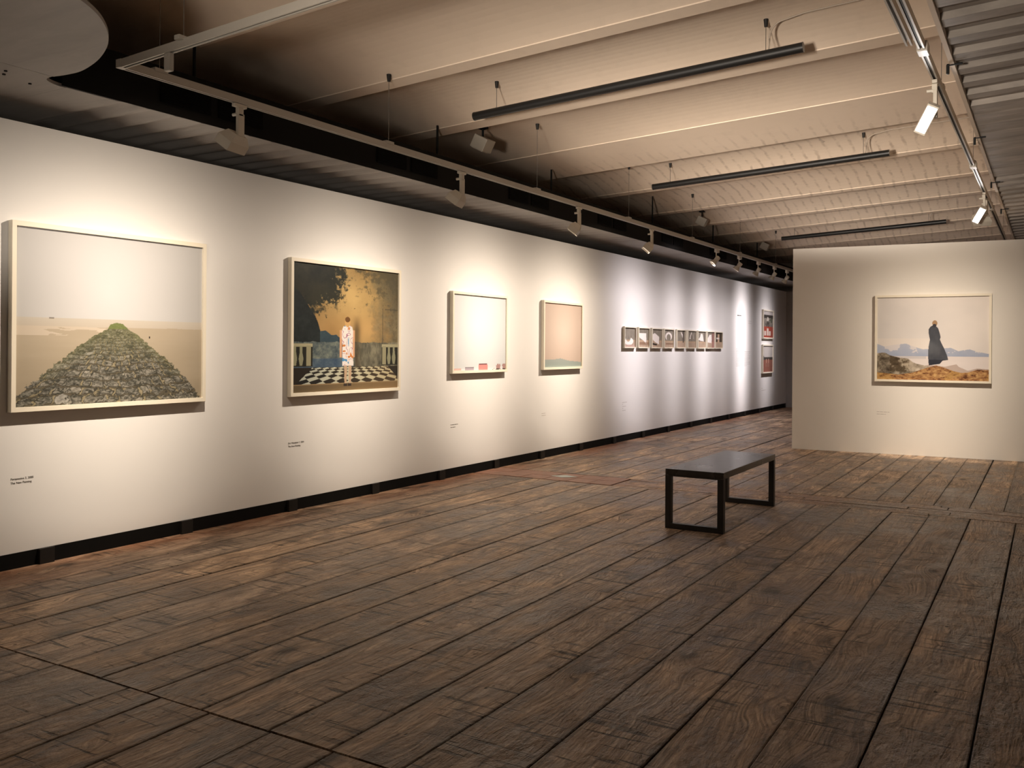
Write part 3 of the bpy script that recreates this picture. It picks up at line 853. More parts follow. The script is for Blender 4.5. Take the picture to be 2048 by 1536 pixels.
class Canvas:
    def __init__(s, nu, nv):
        s.U, s.V = np.meshgrid(np.linspace(0, 1, nu), np.linspace(0, 1, nv))
        s.C = np.zeros((nv, nu, 3))
    def fill(s, c): s.C[:] = np.array(c, float)
    def put(s, mask, c, a=1.0):
        mk = (mask.astype(float) * a)[..., None]
        c = np.array(c, float) if not isinstance(c, np.ndarray) else c
        s.C = s.C * (1 - mk) + c * mk
    def grad(s, f, c0, c1):
        f = np.clip(f, 0, 1)[..., None]
        return np.array(c0, float) * (1 - f) + np.array(c1, float) * f

def pic_pier():
    k = Canvas(460, 380); U, V = k.U, k.V
    sky = k.grad(np.hypot((U - 0.45) * 1.0, (V - 0.65) * 0.9) * 1.5, (238, 238, 240), (212, 211, 210))
    k.C = sky
    sea = (V < 0.500); k.put(sea, k.grad((0.5 - V) / 0.05, (226, 219, 205), (219, 207, 190)))
    k.put(V < 0.50, (214, 205, 196), 0.25)
    sand = V < 0.452 + 0.01 * (fbm(U, V, 5, 3, 3) - 0.5)
    k.put(sand, k.grad((0.45 - V) / 0.45 + 0.4 * (fbm(U, V, 3, 14, 4) - 0.5), (204, 190, 168), (176, 162, 138)))
    k.put(sand & (V > 0.40) & (U < 0.55) & (fbm(U, V, 3, 26, 5) > 0.48), (236, 222, 204), 0.75)
    k.put((np.abs(V - 0.499) < 0.004) & (np.abs(U - 0.168) < 0.012), (120, 112, 104), 0.7)
    k.put((np.abs(V - 0.396) < 0.006) & (np.abs(U - 0.68) < 0.004), (40, 36, 32))
    ed = [(0.0, 0.06), (0.123, 0.171), (0.302, 0.34), (0.40, 0.415), (0.449, 0.443), (0.462, 0.470), (0.494, 0.483), (0.53, 0.475), (0.557, 0.446), (0.62, 0.40), (0.705, 0.324), (0.898, 0.138), (1.0, 0.0)]
    ragged = (fbm(U, V, 60, 60, 8, 3, 0.7) - 0.5) * 0.05
    stone = V < np.interp(U, *zip(*ed)) + ragged * np.clip((0.5 - V) * 4, 0, 1)
    # stones laid in rows that shrink towards the tip
    ax = 0.50; tip = 0.50
    d = np.clip((tip - V), 0.004, 1)
    s = (U - ax) / d
    row = np.log(d) * 7.8 + 0.35 * np.abs(s) + 1.5 * (fbm(U, V, 9, 9, 11, 4, 0.7) - 0.5)
    ri = np.floor(row); rf = row - ri
    colw = 5.8
    cc = s * colw + 0.5 * np.mod(ri, 2) + 1.1 * (fbm(U, V, 16, 16, 12, 4, 0.7) - 0.5)
    ci = np.floor(cc); cf = cc - ci
    h = np.mod(np.abs(np.sin(ri * 12.9898 + ci * 78.233) * 43758.5453), 1)
    edge = np.minimum(np.minimum(rf, 1 - rf) * 1.1, np.minimum(cf, 1 - cf))
    tex = fbm(U, V, 50, 90, 15, 4, 0.7)
    base = k.grad(h * 0.55 + tex * 1.3 - 0.45, (84, 84, 76), (186, 180, 166))
    k.put(stone, base); fine = fbm(U, V, 90, 150, 22, 2); k.put(stone, k.grad(fine * 2.6 - 0.8, (58, 58, 52), (196, 192, 180)), 0.38)
    k.put(stone & (np.minimum(cf, 1 - cf) < 0.085) & (fbm(U, V, 12, 12, 21, 2) > 0.42), (176, 162, 126), 0.7); k.put(stone & (np.minimum(rf, 1 - rf) < 0.10), (92, 84, 66), 0.7)
    k.put(stone & (edge < 0.16) & (edge >= 0.09) & (tex > 0.45), (54, 52, 44), 0.8)
    k.put(stone & (tex < 0.38), (62, 62, 54), 0.7)
    k.put(stone & (h > 0.95) & (edge > 0.14), (196, 194, 188), 0.5)
    moss = np.clip((V - 0.22) / 0.25, 0, 1) * 0.75 + np.clip((np.abs(s) - 0.75) * 0.9, 0, 0.45) * (V > 0.15)
    k.put(stone, (128, 132, 88), moss * 0.85 * (0.5 + 0.5 * fbm(U, V, 20, 30, 18)))
    k.put(stone & (V > 0.445), (132, 148, 84), 0.7)
    return k

def pic_room():
    k = Canvas(360, 360); U, V = k.U, k.V
    n = fbm(U, V, 5, 5, 41, 5)
    k.C = k.grad(0.9 - np.hypot(U - 0.55, (V - 0.72)) * 1.1 + 0.8 * (n - 0.5), (112, 90, 56), (204, 172, 112))
    k.put(np.exp(-((V - 0.50) / 0.13) ** 2) * 0.6, (206, 158, 98))
    tn = fbm(U, V, 9, 9, 42, 5, 0.7)
    soft = lambda v, w_: np.clip(v / w_ + 0.5, 0, 1)
    n2 = fbm(U, V, 24, 24, 48, 4, 0.75); n3 = fbm(U, V, 3, 3, 49, 3)
    k.put(np.ones_like(U), k.grad(n3 * 1.6 - 0.3, (120, 96, 60), (214, 186, 130)), 0.35)
    # pale foliage on the right
    k.put(soft(U + 0.5 * (tn - 0.5) + 0.15 * np.abs(V - 0.6) - 0.84, 0.25), k.grad(tn * 0.8 + n2 * 0.9 - 0.35, (70, 66, 52), (150, 138, 106)), 0.85)
    k.put(soft((V - 0.86) + 0.6 * (U - 0.8) + 0.9 * (n2 - 0.5), 0.2) * (U > 0.55), (78, 74, 58), 0.7)
    # dark crown top left, broken into leaves
    dcr = 0.46 - 0.32 * np.clip((0.95 - V) * 2.2, 0, 1) - U + 0.10 * np.exp(-((V - 0.80) / 0.08) ** 2)
    k.put(soft(dcr + 0.42 * (n2 - 0.5) + 0.20 * (tn - 0.5), 0.10) * soft(V - 0.67 + 0.35 * (n2 - 0.5), 0.05), k.grad(tn * 1.2 - 0.2, (20, 26, 27), (66, 66, 50)))
    k.put(soft(0.38 - U + 0.9 * (n2 - 0.55), 0.12) * soft(V - 0.68 + 0.3 * (tn - 0.5), 0.08) * soft(0.88 - V, 0.1), (44, 44, 34), 0.65)
    # dark slope
    slope = [(0.0, 0.82), (0.06, 0.77), (0.14, 0.66), (0.192, 0.595), (0.225, 0.52), (0.24, 0.475), (0.285, 0.482), (0.338, 0.446), (0.384, 0.450), (0.425, 0.414), (0.425, 0.37), (0.0, 0.30)]
    k.put(poly(U + 0.012 * (n2 - 0.5), V, slope), k.grad(tn * 0.8 + n2 * 0.6 - 0.5, (20, 28, 31), (60, 70, 68)))
    k.put((V < 0.48) & (V > 0.38) & (U > 0.235) & (U < 0.44) & poly(U, V, slope), k.grad(n2, (46, 66, 82), (70, 94, 104)), 0.75)
    # painted river valley
    low = (V < 0.392 + 0.03 * (tn - 0.5)) & (V > 0.185)
    k.put(low, k.grad(tn * 0.9 + n2 * 1.0 - 0.5, (48, 62, 74), (168, 172, 150)))
    k.put(low & (U > 0.56), k.grad(fbm(U, V, 22, 9, 45, 4, 0.7) * 1.7 - 0.35, (62, 60, 50), (158, 150, 124)), 0.85)
    k.put(low & (V < 0.26) & (U < 0.44), (58, 84, 118), 0.55)
    # balustrades
    for (a, b, post) in ((0.0, 0.17, (0.118, 0.158)), (0.83, 1.0, (0.835, 0.872))):
        k.put((U > a) & (U < b) & (V < 0.378) & (V > 0.20), (34, 34, 28))
        k.put((U > a) & (U < b) & (V < 0.378) & (V > 0.352), (176, 170, 138))
        k.put((U > post[0]) & (U < post[1]) & (V < 0.36) & (V > 0.205), (158, 154, 124))
        for i in range(5):
            c = a + 0.022 + i * 0.052
            if post[0] - 0.02 < c < post[1] + 0.02 or c > b: continue
            wv = 0.010 + 0.009 * np.exp(-((V - 0.26) / 0.035) ** 2)
            k.put((np.abs(U - c) < wv) & (V < 0.355) & (V > 0.207), (150, 150, 122))
    # chequered floor
    flo = V < 0.192
    k.put(flo, (40, 34, 28))
    hz = 0.33; d = hz - V
    s = (U - 0.5) / d; t = 1 / d
    a = np.floor(s * 2.1 + t * 1.25 + 100); b = np.floor(-s * 2.1 + t * 1.25 + 100)
    ck = np.mod(a + b, 2) < 1
    tz = flo & (V > 0.062) & (np.abs(U - 0.53) < 0.36 + (0.19 - V) * 1.1)
    k.put(tz & ck, k.grad(U, (188, 196, 186), (206, 192, 152)))
    k.put(tz & ~ck, k.grad(U, (24, 26, 28), (84, 68, 50)))
    k.put((V <= 0.062), k.grad(U + 0.3 * (tn - 0.5), (104, 90, 68), (142, 116, 80)))
    k.put((V <= 0.064) & (V > 0.055), (156, 132, 98))
    # panel edge in the backdrop
    k.put((np.abs(U - 0.838) < 0.0025) & (V > 0.38) & (V < 0.68), (66, 62, 52), 0.8)
    k.put((np.abs(V - 0.676) < 0.002) & (U > 0.86), (60, 56, 48), 0.7)
    # soft shade beside the figure, then a plain standing figure
    k.put(np.exp(-((U - 0.575) / 0.035) ** 2) * (V > 0.18) * np.clip((0.62 - V) * 8, 0, 1), (56, 46, 32), 0.6)
    k.put(poly(U, V, [(0.44, 0.20), (0.437, 0.40), (0.428, 0.47), (0.445, 0.515), (0.475, 0.53), (0.505, 0.53), (0.53, 0.515), (0.543, 0.47), (0.535, 0.40), (0.545, 0.20)]), (236, 230, 226))
    dn = fbm(U, V, 26, 22, 47, 2)
    dress = poly(U, V, [(0.44, 0.20), (0.437, 0.40), (0.428, 0.47), (0.445, 0.515), (0.475, 0.53), (0.505, 0.53), (0.53, 0.515), (0.543, 0.47), (0.535, 0.40), (0.545, 0.20)])
    k.put(dress & (dn > 0.66) & (U < 0.50), (84, 150, 200)); k.put(dress & (dn < 0.30), (206, 130, 70)); k.put(dress & (np.abs(dn - 0.45) < 0.02), (170, 110, 140))
    for c in (0.424, 0.548): k.put((np.abs(U - c) < 0.009) & (V < 0.49) & (V > 0.27), (214, 164, 128))
    for c in (0.470, 0.512): k.put((np.abs(U - c) < 0.014 - (0.2 - V) * 0.03) & (V < 0.203) & (V > 0.045), (196, 168, 140))
    for c in (0.470, 0.508): k.put((np.abs(U - c) < 0.016) & (V < 0.058) & (V > 0.036), (60, 50, 46))
    k.put(((U - 0.487) / 0.026) ** 2 + ((V - 0.553) / 0.040) ** 2 < 1, (206, 166, 108))
    k.put(((U - 0.487) / 0.024) ** 2 + ((V - 0.575) / 0.022) ** 2 < 1, (110, 76, 42))
    return k

def pic_white():
    k = Canvas(160, 140); U, V = k.U, k.V
    k.C = k.grad(np.hypot(U - 0.4, V - 0.6) * 1.3, (246, 250, 254), (220, 224, 228))
    k.put(V < 0.004, (190, 150, 140))
    k.put((U > 0.02) & (U < 0.15) & (V < 0.035), (226, 190, 184))
    k.put((U > 0.22) & (U < 0.38) & (V < 0.048), (176, 166, 178)); k.put((U > 0.22) & (U < 0.38) & (V < 0.048) & (V > 0.038), (120, 110, 120))
    k.put((U > 0.47) & (U < 0.645) & (V < 0.078), (226, 150, 146)); k.put((U > 0.475) & (U < 0.635) & (V < 0.09) & (V > 0.078), (110, 64, 70))
    n = fbm(U, V, 26, 26, 51, 3)
    k.put((U > 0.76) & (V < 0.085 * np.clip((U - 0.74) / 0.1, 0, 1)) & (n > 0.42), (176, 140, 138)); k.put((U > 0.74) & (V < 0.018) & (n > 0.45), (50, 44, 44))
    return k

def pic_pink():
    k = Canvas(120, 110); U, V = k.U, k.V
    k.C = k.grad(np.hypot(U - 0.5, V - 0.55) * 1.3, (234, 216, 204), (208, 186, 172))
    sea = under(U, V, [(0, 0.123), (0.3, 0.128), (0.43, 0.140), (0.65, 0.102), (1, 0.077)])
    k.put(sea, k.grad(V * 9, (156, 174, 170), (166, 178, 176)), 0.9)
    return k

def pic_coast():
    k = Canvas(360, 300); U, V = k.U, k.V
    n = fbm(U, V, 3, 3, 61, 3)
    k.C = k.grad(U * 0.5 + V * 0.1 + 0.6 * (n - 0.3), (204, 200, 198), (236, 228, 222))
    k.put((V < 0.50) & (U < 0.5), (230, 218, 206), 0.35)
    mt = under(U, V, [(0, 0.435), (0.067, 0.400), (0.10, 0.408), (0.135, 0.418), (0.20, 0.430), (0.27, 0.437), (0.327, 0.408), (0.38, 0.385), (0.422, 0.370), (0.479, 0.375), (0.627, 0.385), (0.669, 0.390), (0.737, 0.350), (0.79, 0.365), (0.837, 0.372), (0.90, 0.345), (1, 0.320)])
    mn = fbm(U, V, 12, 10, 62, 4)
    k.put(mt, k.grad((V - 0.28) * 4.5 + 0.7 * (mn - 0.5), (158, 168, 190), (186, 188, 200)))
    k.put(mt & (mn > 0.58) & (V > 0.33), (222, 214, 210), 0.7)
    lake = V < 0.285
    k.put(lake, k.grad(0.5 + 0.6 * (fbm(U, V, 2, 10, 63) - 0.5), (212, 204, 202), (228, 220, 218)))
    k.put(lake & (U < 0.45) & (V > 0.255), (184, 182, 186), 0.6)
    g2 = under(U, V, [(0, 0.12), (0.33, 0.15), (0.48, 0.185), (0.62, 0.165), (0.72, 0.195), (0.74, 0.165), (0.82, 0.12), (0.90, 0.15), (1, 0.14)])
    k.put(g2, (186, 170, 162))
    rn = fbm(U, V, 16, 16, 64, 5, 0.72)
    rock = under(U, V, [(0, 0.318), (0.04, 0.325), (0.077, 0.325), (0.12, 0.295), (0.204, 0.268), (0.26, 0.262), (0.29, 0.255), (0.33, 0.215), (0.366, 0.195), (0.47, 0.168), (0.49, 0.15), (0.52, 0.0), (1, -0.1)]) 
    k.put(rock, k.grad(rn * 1.9 - 0.45, (56, 48, 38), (184, 172, 152)))
    k.put(rock & (U > 0.12) & (U < 0.28) & (V > 0.10) & (rn < 0.56), (74, 60, 42), 0.6)
    k.put(rock & (U > 0.30) & (V > 0.11), k.grad(rn * 1.6 - 0.3, (140, 128, 112), (212, 200, 184)), 0.8)
    gr = under(U, V, [(0, 0.085), (0.2, 0.062), (0.33, 0.088), (0.45, 0.145), (0.54, 0.180), (0.60, 0.158), (0.70, 0.112), (0.76, 0.095), (0.82, 0.100), (0.90, 0.135), (1, 0.132)])
    gn = fbm(U, V, 30, 60, 65, 4, 0.75)
    k.put(gr, k.grad(gn * 1.8 - 0.4, (116, 70, 44), (206, 168, 112)))
    k.put(gr & (fbm(U, V, 7, 5, 66) > 0.55), (186, 150, 84), 0.45)
    k.put(gr & (gn < 0.36), (78, 50, 34), 0.6)
    # plain standing figure in a long dark coat
    coat = [(0.487, 0.64), (0.505, 0.655), (0.535, 0.65), (0.556, 0.625), (0.570, 0.57), (0.580, 0.515), (0.573, 0.49), (0.585, 0.45), (0.612, 0.38), (0.637, 0.30), (0.648, 0.245), (0.598, 0.236), (0.573, 0.196), (0.475, 0.178), (0.468, 0.30), (0.472, 0.40), (0.484, 0.484), (0.473, 0.56), (0.472, 0.61)]
    k.put(poly(U, V, coat), k.grad(fbm(U, V, 10, 6, 67) * 1.2, (50, 54, 64), (88, 90, 96)))
    k.put(poly(U, V, coat) & (V < 0.245), (40, 42, 54), 0.7)
    k.put(((U - 0.527) / 0.023) ** 2 + ((V - 0.683) / 0.034) ** 2 < 1, (164, 132, 100))
    k.put(((U - 0.524) / 0.017) ** 2 + ((V - 0.655) / 0.02) ** 2 < 1, (58, 56, 64))
    return k

def pic_cloth(i):
    k = Canvas(64, 50); U, V = k.U, k.V
    n = fbm(U, V, 8, 4, 70 + i, 3)
    k.C = k.grad(n, (118, 110, 98), (152, 144, 132))
    k.put(V < 0.38 + 0.04 * (fbm(U, V, 5, 2, 80 + i) - 0.5), k.grad(n, (164, 144, 122), (184, 160, 142)))
    k.put((V > 0.30) & (V < 0.38), (196, 166, 132), 0.5)
    w_ = (240, 232, 226)
    if i == 0:
        k.put((((U - 0.42) / 0.40) ** 2 + ((V - 0.30) / 0.20) ** 2 < 1) & ~(((U - 0.36) / 0.22) ** 2 + ((V - 0.50) / 0.22) ** 2 < 1), w_)
        k.put((U < 0.12) & (V > 0.38) & (V < 0.55), (50, 46, 42)); k.put(V < 0.14, (180, 150, 142), 0.6)
    elif i == 1: k.put(poly(U, V, [(0.03, 0.75), (0.75, 0.75), (0.78, 0.15), (0.5, 0.35), (0.12, 0.50)]), w_); k.put((V < 0.28) & (V > 0.14), (120, 84, 62), 0.5)
    elif i == 2: k.put(poly(U, V, [(0.05, 0.70), (0.3, 0.78), (0.75, 0.58), (0.74, 0.16), (0.3, 0.30), (0.03, 0.46)]), w_); k.put(poly(U, V, [(0.05, 0.24), (0.55, 0.18), (0.5, 0.10), (0.1, 0.14)]), (48, 40, 34))
    elif i == 3: k.put((((U - 0.5) / 0.36) ** 2 + ((V - 0.62) / 0.24) ** 2 < 1) & ~(((U - 0.5) / 0.22) ** 2 + ((V - 0.54) / 0.22) ** 2 < 1) & (V > 0.4), w_); k.put((V < 0.24) & (V > 0.17) & (U > 0.2), (110, 76, 54), 0.7); k.put((U < 0.12) & (V > 0.4), (56, 50, 46))
    elif i == 4: k.put(poly(U, V, [(0.48, 0.90), (0.52, 0.92), (0.82, 0.70), (0.72, 0.55)]), w_); k.put((U > 0.72) & (U < 0.86) & (V > 0.3), (70, 62, 56), 0.8)
    elif i == 5: k.put(poly(U, V, [(0.45, 0.92), (0.55, 0.92), (0.36, 0.60), (0.40, 0.52), (0.22, 0.52)]), w_); k.put(poly(U, V, [(0.62, 0.85), (0.66, 0.85), (0.78, 0.52), (0.72, 0.52)]), (210, 200, 192))
    elif i == 6: k.put(poly(U, V, [(0.40, 0.88), (0.62, 0.86), (0.72, 0.60), (0.78, 0.40), (0.40, 0.42), (0.08, 0.50), (0.3, 0.66)]), w_); k.put((U > 0.86) & (U < 0.95) & (V > 0.35), (60, 52, 48))
    elif i == 7: k.put(poly(U, V, [(0.35, 0.82), (0.62, 0.84), (0.66, 0.5), (0.62, 0.30), (0.05, 0.34), (0.1, 0.58)]), w_); k.put((U > 0.70), (150, 96, 92), 0.7)
    else:
        k.put(V > 0.38, (58, 46, 34), 0.85); k.put((np.abs(U - 0.5) < 0.12) & (V > 0.36) & (V < 0.88), (206, 176, 150)); k.put((np.abs(U - 0.42) < 0.2) & (np.abs(V - 0.62) < 0.05), w_)
    return k

def pic_red(i):
    k = Canvas(60, 60); U, V = k.U, k.V
    n = fbm(U, V, 6, 6, 90 + i, 4)
    if i == 0:
        k.C = k.grad(n * 1.4 - 0.2, (96, 92, 84), (196, 186, 176))
        k.put(V > 0.86, (206, 200, 196)); k.put((V < 0.86) & (V > 0.74), (66, 62, 58)); k.put((n > 0.6) & (V > 0.5) & (V < 0.74), (60, 70, 50), 0.7)
        k.put((V < 0.42), (168, 76, 60))
        for c in (0.40, 0.55): k.put((np.abs(U - c) < 0.045) & (V > 0.42) & (V < 0.62), (40, 36, 36))
        k.put((((U - 0.46) / 0.10) ** 2 + ((V - 0.70) / 0.08) ** 2 < 1), (206, 198, 186))
        for c, h in ((0.2, 0.24), (0.45, 0.34), (0.66, 0.24)): k.put((np.abs(U - c) < 0.09) & (V > 0.08) & (V < h), (224, 208, 196))
    else:
        k.C = k.grad(n, (206, 200, 196), (222, 216, 210))
        k.put(V < 0.56, (70, 66, 62)); k.put((U < 0.24) & (V < 0.72 - U), (90, 90, 88)); k.put(V < 0.46, k.grad(n, (146, 92, 78), (166, 108, 92)))
        for c in (0.36, 0.58): k.put((np.abs(U - c) < 0.04) & (V > 0.20) & (V < 0.5), (196, 150, 132)); k.put((np.abs(U - c) < 0.02) & (V > 0.2) & (V < 0.34), (70, 48, 44))
    return k

def print_mat():
    t = NT('photo_print')
    a = t.node('ShaderNodeAttribute', attribute_name='ink')
    t.lk(a.outputs['Color'], t.b.inputs['Base Color'])
    t.b.inputs['Roughness'].default_value = 0.6
    t.b.inputs['Specular IOR Level'].default_value = 0.2
    t.b.inputs['Coat Weight'].default_value = 0.6
    t.b.inputs['Coat Roughness'].default_value = 0.04
    return t.m
M_PRINT = print_mat()

def picture(origin, D, N, W, H, canvas, label, cat='framed photograph', rail=0.03, depth=0.045, group=None, gain=1.0):
    """origin = lower corner on the wall face at the left end; D runs along the wall, N points into the room"""
    origin = Vector(origin); D = Vector(D).normalized(); N = Vector(N).normalized(); Z = Vector((0, 0, 1))
    t = thing('framed_photograph', label, cat, tuple(origin + D * W / 2), group)
    def P(u, z, n): return origin + D * u + Z * z + N * n
    bm = bmesh.new()
    O = [(0, 0), (W, 0), (W, H), (0, H)]; I = [(rail, rail), (W - rail, rail), (W - rail, H - rail), (rail, H - rail)]
    e = 0.0015
    rings = []
    for pts, n in ((O, 0.004), (O, depth - e), ([(min(max(a, e), W - e), min(max(b, e), H - e)) for a, b in O], depth), (I, depth), (I, 0.006)):
        rings.append([bm.verts.new(P(a, b, n)) for a, b in pts])
    for i in range(4):
        for kk in range(4): bm.faces.new((rings[i][kk], rings[i][(kk + 1) % 4], rings[i + 1][(kk + 1) % 4], rings[i + 1][kk]))
    for kk in range(4): bm.faces.new((rings[4][kk], rings[4][(kk + 1) % 4], rings[0][(kk + 1) % 4], rings[0][kk]))
    obj('frame', bm, M_FRAME, t)
    # the print
    nv, nu = canvas.C.shape[:2]
    U, V = canvas.U.ravel(), canvas.V.ravel()
    wi, hi = W - 2 * rail + 0.002, H - 2 * rail + 0.002
    off = Vector(t.location)
    base = P(rail - 0.001, rail - 0.001, depth - 0.016) - off
    co = np.array(base)[None] + U[:, None] * wi * np.array(D)[None] + V[:, None] * hi * np.array(Z)[None]
    idx = np.arange(nu * nv).reshape(nv, nu)
    q = np.stack([idx[:-1, :-1], idx[:-1, 1:], idx[1:, 1:], idx[1:, :-1]], -1).reshape(-1, 4)
    # orientation: D x Z should agree with N
    if D.cross(Z).dot(N) < 0: q = q[:, ::-1]
    # backing board, so the print has thickness
    b0 = len(co)
    cor = [idx[0, 0], idx[0, -1], idx[-1, -1], idx[-1, 0]]
    back = co[cor] - np.array(N)[None] * 0.006
    co = np.vstack([co, back])
    allq = np.vstack([q, np.array([[b0 + 3, b0 + 2, b0 + 1, b0]])])
    me = bpy.data.meshes.new('print')
    me.vertices.add(len(co)); me.vertices.foreach_set('co', co.ravel())
    me.loops.add(allq.size); me.loops.foreach_set('vertex_index', allq.ravel().astype(np.int32))
    me.polygons.add(len(allq)); me.polygons.foreach_set('loop_start', np.arange(0, allq.size, 4, dtype=np.int32)); me.polygons.foreach_set('loop_total', np.full(len(allq), 4, dtype=np.int32))
    me.update()
    c = np.clip(canvas.C, 0, 255) / 255
    l_ = np.where(c <= 0.04045, c / 12.92, ((c + 0.055) / 1.055) ** 2.4) * gain
    rgba = np.ones((len(co), 4)); rgba[:b0, :3] = l_.reshape(-1, 3); rgba[b0:, :3] = 0.3
    at = me.attributes.new('ink', 'FLOAT_COLOR', 'POINT'); at.data.foreach_set('color', rgba.ravel())
    me.materials.append(M_PRINT)
    link(bpy.data.objects.new('print', me), t)
    return t

DL, NL = (0, 1, 0), (1, 0, 0)
picture((WX, 3.150, 0.975), DL, NL, 1.482, 1.187, pic_pier(), 'large framed photo of a mossy stone pier on a pale beach', gain=0.68)
picture((WX, 5.515, 0.969), DL, NL, 1.484, 1.175, pic_room(), 'large framed photo of a woman in a flowered dress by a golden backdrop', gain=0.74)
picture((WX, 7.888, 1.112), DL, NL, 1.126, 0.886, pic_white(), 'medium framed photo, nearly white, tiny houses along its bottom edge', rail=0.028, gain=0.80)
picture((WX, 9.888, 1.117), DL, NL, 1.094, 0.880, pic_pink(), 'medium framed photo of pinkish sky over a low green hill', rail=0.028, gain=0.76)
ys9 = [12.390, 12.926, 13.470, 13.998, 14.570, 15.109, 15.639, 16.139, 16.605]
nine = ['white cloth slumped on the ground, first of the row', 'white cloth flying as a wide curve, second of the row', 'white cloth billowing as a slanted sheet, third of the row',
        'white cloth thrown into an arch, fourth of the row', 'thin white cloth streak pointing down right, middle of the row', 'thin white cloth streak pointing down left, sixth of the row',
        'white cloth standing like a ghost, seventh of the row', 'white cloth against a reddish edge, eighth of the row', 'bare figure before dark trees, last of the row']
for i, (y, lb) in enumerate(zip(ys9, nine)):
    picture((WX, y, 1.398), DL, NL, 0.445, 0.327, pic_cloth(i), 'small framed photo of ' + lb, rail=0.017, depth=0.038, group='row of nine small framed photographs', gain=1.05)
picture((WX, 19.865, 1.630), DL, NL, 0.88, 0.645, pic_red(0), 'framed photo with a red floor and white jars, upper of the stacked pair', rail=0.028, gain=0.85)
picture((WX, 19.850, 0.858), DL, NL, 0.87, 0.640, pic_red(1), 'framed photo of two people on red ground, lower of the stacked pair', rail=0.028, gain=0.85)
picture(tuple(PA + PD * 1.083 + Vector((0, 0, 0.975))), PD, PN, 1.392, 1.156, pic_coast(), 'framed photo of a figure in a dark coat facing mountains, on the free-standing wall', gain=0.98)

# ================================================================== WALL LETTERING
def letter(txt, size, origin, D, N, mat, name, label, cat='wall label', group=None, lines=None, spacing=1.0):
    cu = bpy.data.curves.new(name, 'FONT'); cu.body = txt; cu.size = size; cu.space_line = spacing
    cu.extrude = 0.0004
    tmp = bpy.data.objects.new('tmp', cu); COL.objects.link(tmp)
    dg = bpy.context.evaluated_depsgraph_get()
    me = bpy.data.meshes.new_from_object(tmp.evaluated_get(dg))
    bpy.data.objects.remove(tmp)
    D = Vector(D).normalized(); N = Vector(N).normalized(); Z = Vector((0, 0, 1))
    Mx = Matrix((D, Z, N)).transposed().to_4x4()
    me.transform(Mx)
    me.materials.clear(); me.materials.append(mat)
    o = bpy.data.objects.new(name, me); o.location = Vector(origin) + N * 0.0008
    link(o); tag(o, label, cat, group)
    return o
letter('Perspective 3, 2005\nThe New Painting', 0.0185, (WX, 3.176, 0.553), DL, NL, M_TEXT, 'wall_label', 'two-line lettering below the stone pier photo', spacing=1.35)
letter('Der Wanderer 2, 2004\nThe New Painting', 0.0200, (WX, 5.533, 0.568), DL, NL, M_TEXT, 'wall_label', 'two-line lettering below the photo of the woman in a flowered dress', spacing=1.35)
def scribble(y0, z0, widths, lh, hgt, mat, name, label, cat, D=(0, 1, 0), N=(1, 0, 0), org=None, group=None, seed=1):
    """rows of small broken strokes: lettering too small to read in the photo"""
    rr = random.Random(seed); D = Vector(D).normalized(); N = Vector(N).normalized(); Z = Vector((0, 0, 1))
    O = Vector(org) if org is not None else Vector((WX, y0, z0))
    Mx = Matrix((D, N, Z)).transposed().to_4x4(); Mx.translation = O
    bm = bmesh.new()
    for j, wd in enumerate(widths):
        x = 0
        while x < wd:
            L = rr.uniform(hgt * 1.2, hgt * 4)
            box(bm, (x, 0.0002, -j * lh), (min(x + L, wd), 0.0008, -j * lh + hgt * 0.45), M=Mx)
            x += L + hgt * 0.5
    return tag(obj(name, bm, mat, origin=O), label, cat, group)
scribble(7.92, 0.560, [0.14, 0.09], 0.027, 0.012, M_TEXT, 'wall_label', 'two-line lettering below the nearly white photo', 'wall label')
scribble(9.92, 0.563, [0.10, 0.11], 0.027, 0.011, M_TEXTL, 'wall_label', 'two-line lettering below the pink sky photo', 'wall label', seed=2)
scribble(12.40, 0.580, [0.17, 0.03, 0.13, 0.03, 0.12], 0.030, 0.012, M_TEXTL, 'wall_label', 'short lettering below the row of nine small photos', 'wall label', seed=3)
scribble(19.90, 0.525, [0.08, 0.34], 0.045, 0.016, M_TEXTL, 'wall_label', 'faint lettering below the stacked pair of photos', 'wall label', seed=4)
scribble(0, 0, [0.16, 0.12], 0.030, 0.012, M_TEXTL, 'wall_label', 'two-line lettering below the photo on the free-standing wall', 'wall label', PD, PN, PA + PD * 1.11 + Vector((0, 0, 0.560)), seed=5)
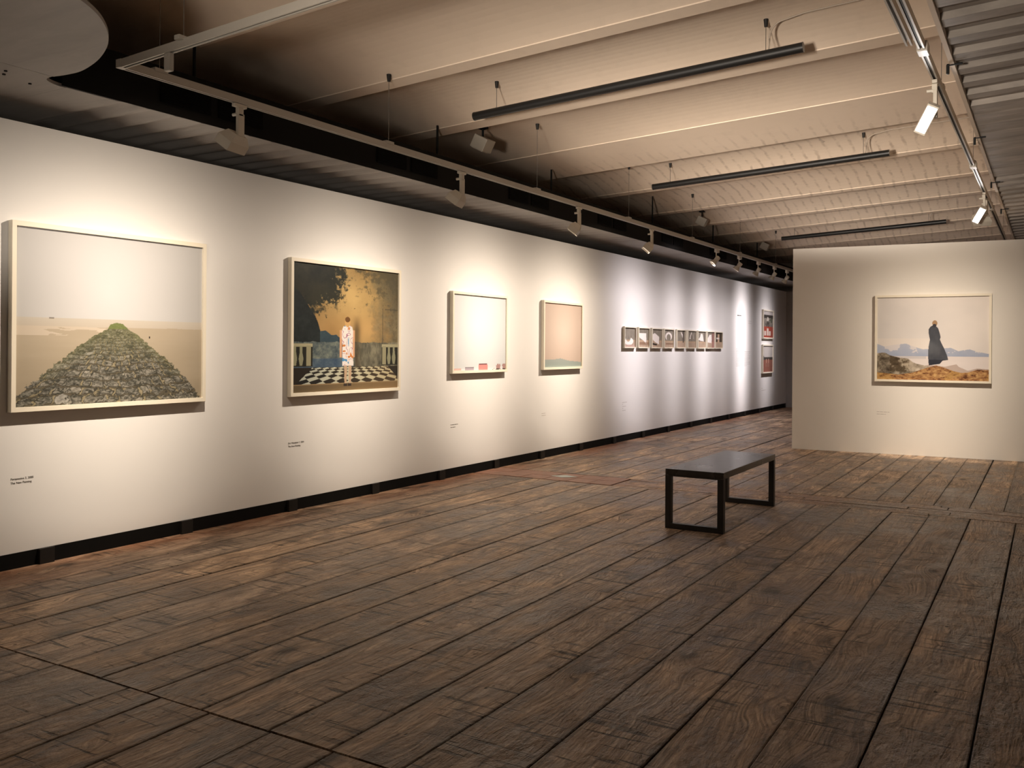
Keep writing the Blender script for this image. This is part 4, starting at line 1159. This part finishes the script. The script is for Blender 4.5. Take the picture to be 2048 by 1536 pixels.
scribble(18.02, 1.395, [0.40, 0.42, 0.30, 0.42, 0.42, 0.38, 0.42, 0.42, 0.25, 0.42, 0.42, 0.42, 0.30], 0.029, 0.013, M_TEXTL, 'wall_text', 'left column of pale wall text past the nine small photos', 'wall text', seed=6)
scribble(18.58, 1.335, [0.42, 0.42, 0.36, 0.42, 0.42, 0.42, 0.30, 0.42, 0.42, 0.42, 0.20], 0.029, 0.013, M_TEXTL, 'wall_text', 'right column of pale wall text past the nine small photos', 'wall text', seed=7)
scribble(18.85, 1.985, [0.25, 0.25], 0.045, 0.014, M_TEXTL, 'wall_text', 'two pale lines of wall text high at the right', 'wall text', seed=8)
scribble(18.09, 2.072, [0.30], 0.045, 0.045, M_TEXT, 'wall_text', 'short dark heading above the pale wall text', 'wall text', seed=9)

# ================================================================== BENCH
bx0, bx1, by0, by1, bh = -2.588, -2.125, 6.635, 8.11, 0.462
bench = thing('bench', 'low black wooden bench with two square loop legs on the plank floor', 'bench', ((bx0 + bx1) / 2, (by0 + by1) / 2, 0.0))
bm = bmesh.new(); box(bm, (bx0, by0, bh - 0.050), (bx1, by1, bh), 0.003); obj('seat', bm, M_BENCHTOP, bench)
s_ = 0.046
for y0 in (by0, by1 - s_):
    bm = bmesh.new()
    zt = bh - 0.0502
    out = [(bx0, 0.0), (bx1, 0.0), (bx1, zt), (bx0, zt)]; inn = [(bx0 + s_, s_ * 0.9), (bx1 - s_, s_ * 0.9), (bx1 - s_, zt - 0.006), (bx0 + s_, zt - 0.006)]
    A = [bm.verts.new((x, y0, z)) for x, z in out]; B = [bm.verts.new((x, y0, z)) for x, z in inn]
    C_ = [bm.verts.new((x, y0 + s_, z)) for x, z in out]; D_ = [bm.verts.new((x, y0 + s_, z)) for x, z in inn]
    for i in range(4):
        j = (i + 1) % 4
        bm.faces.new((A[i], A[j], B[j], B[i])); bm.faces.new((C_[i], C_[j], D_[j], D_[i]))
        bm.faces.new((A[i], A[j], C_[j], C_[i])); bm.faces.new((B[i], B[j], D_[j], D_[i]))
    obj('leg_frame', bm, M_BENCH, bench)
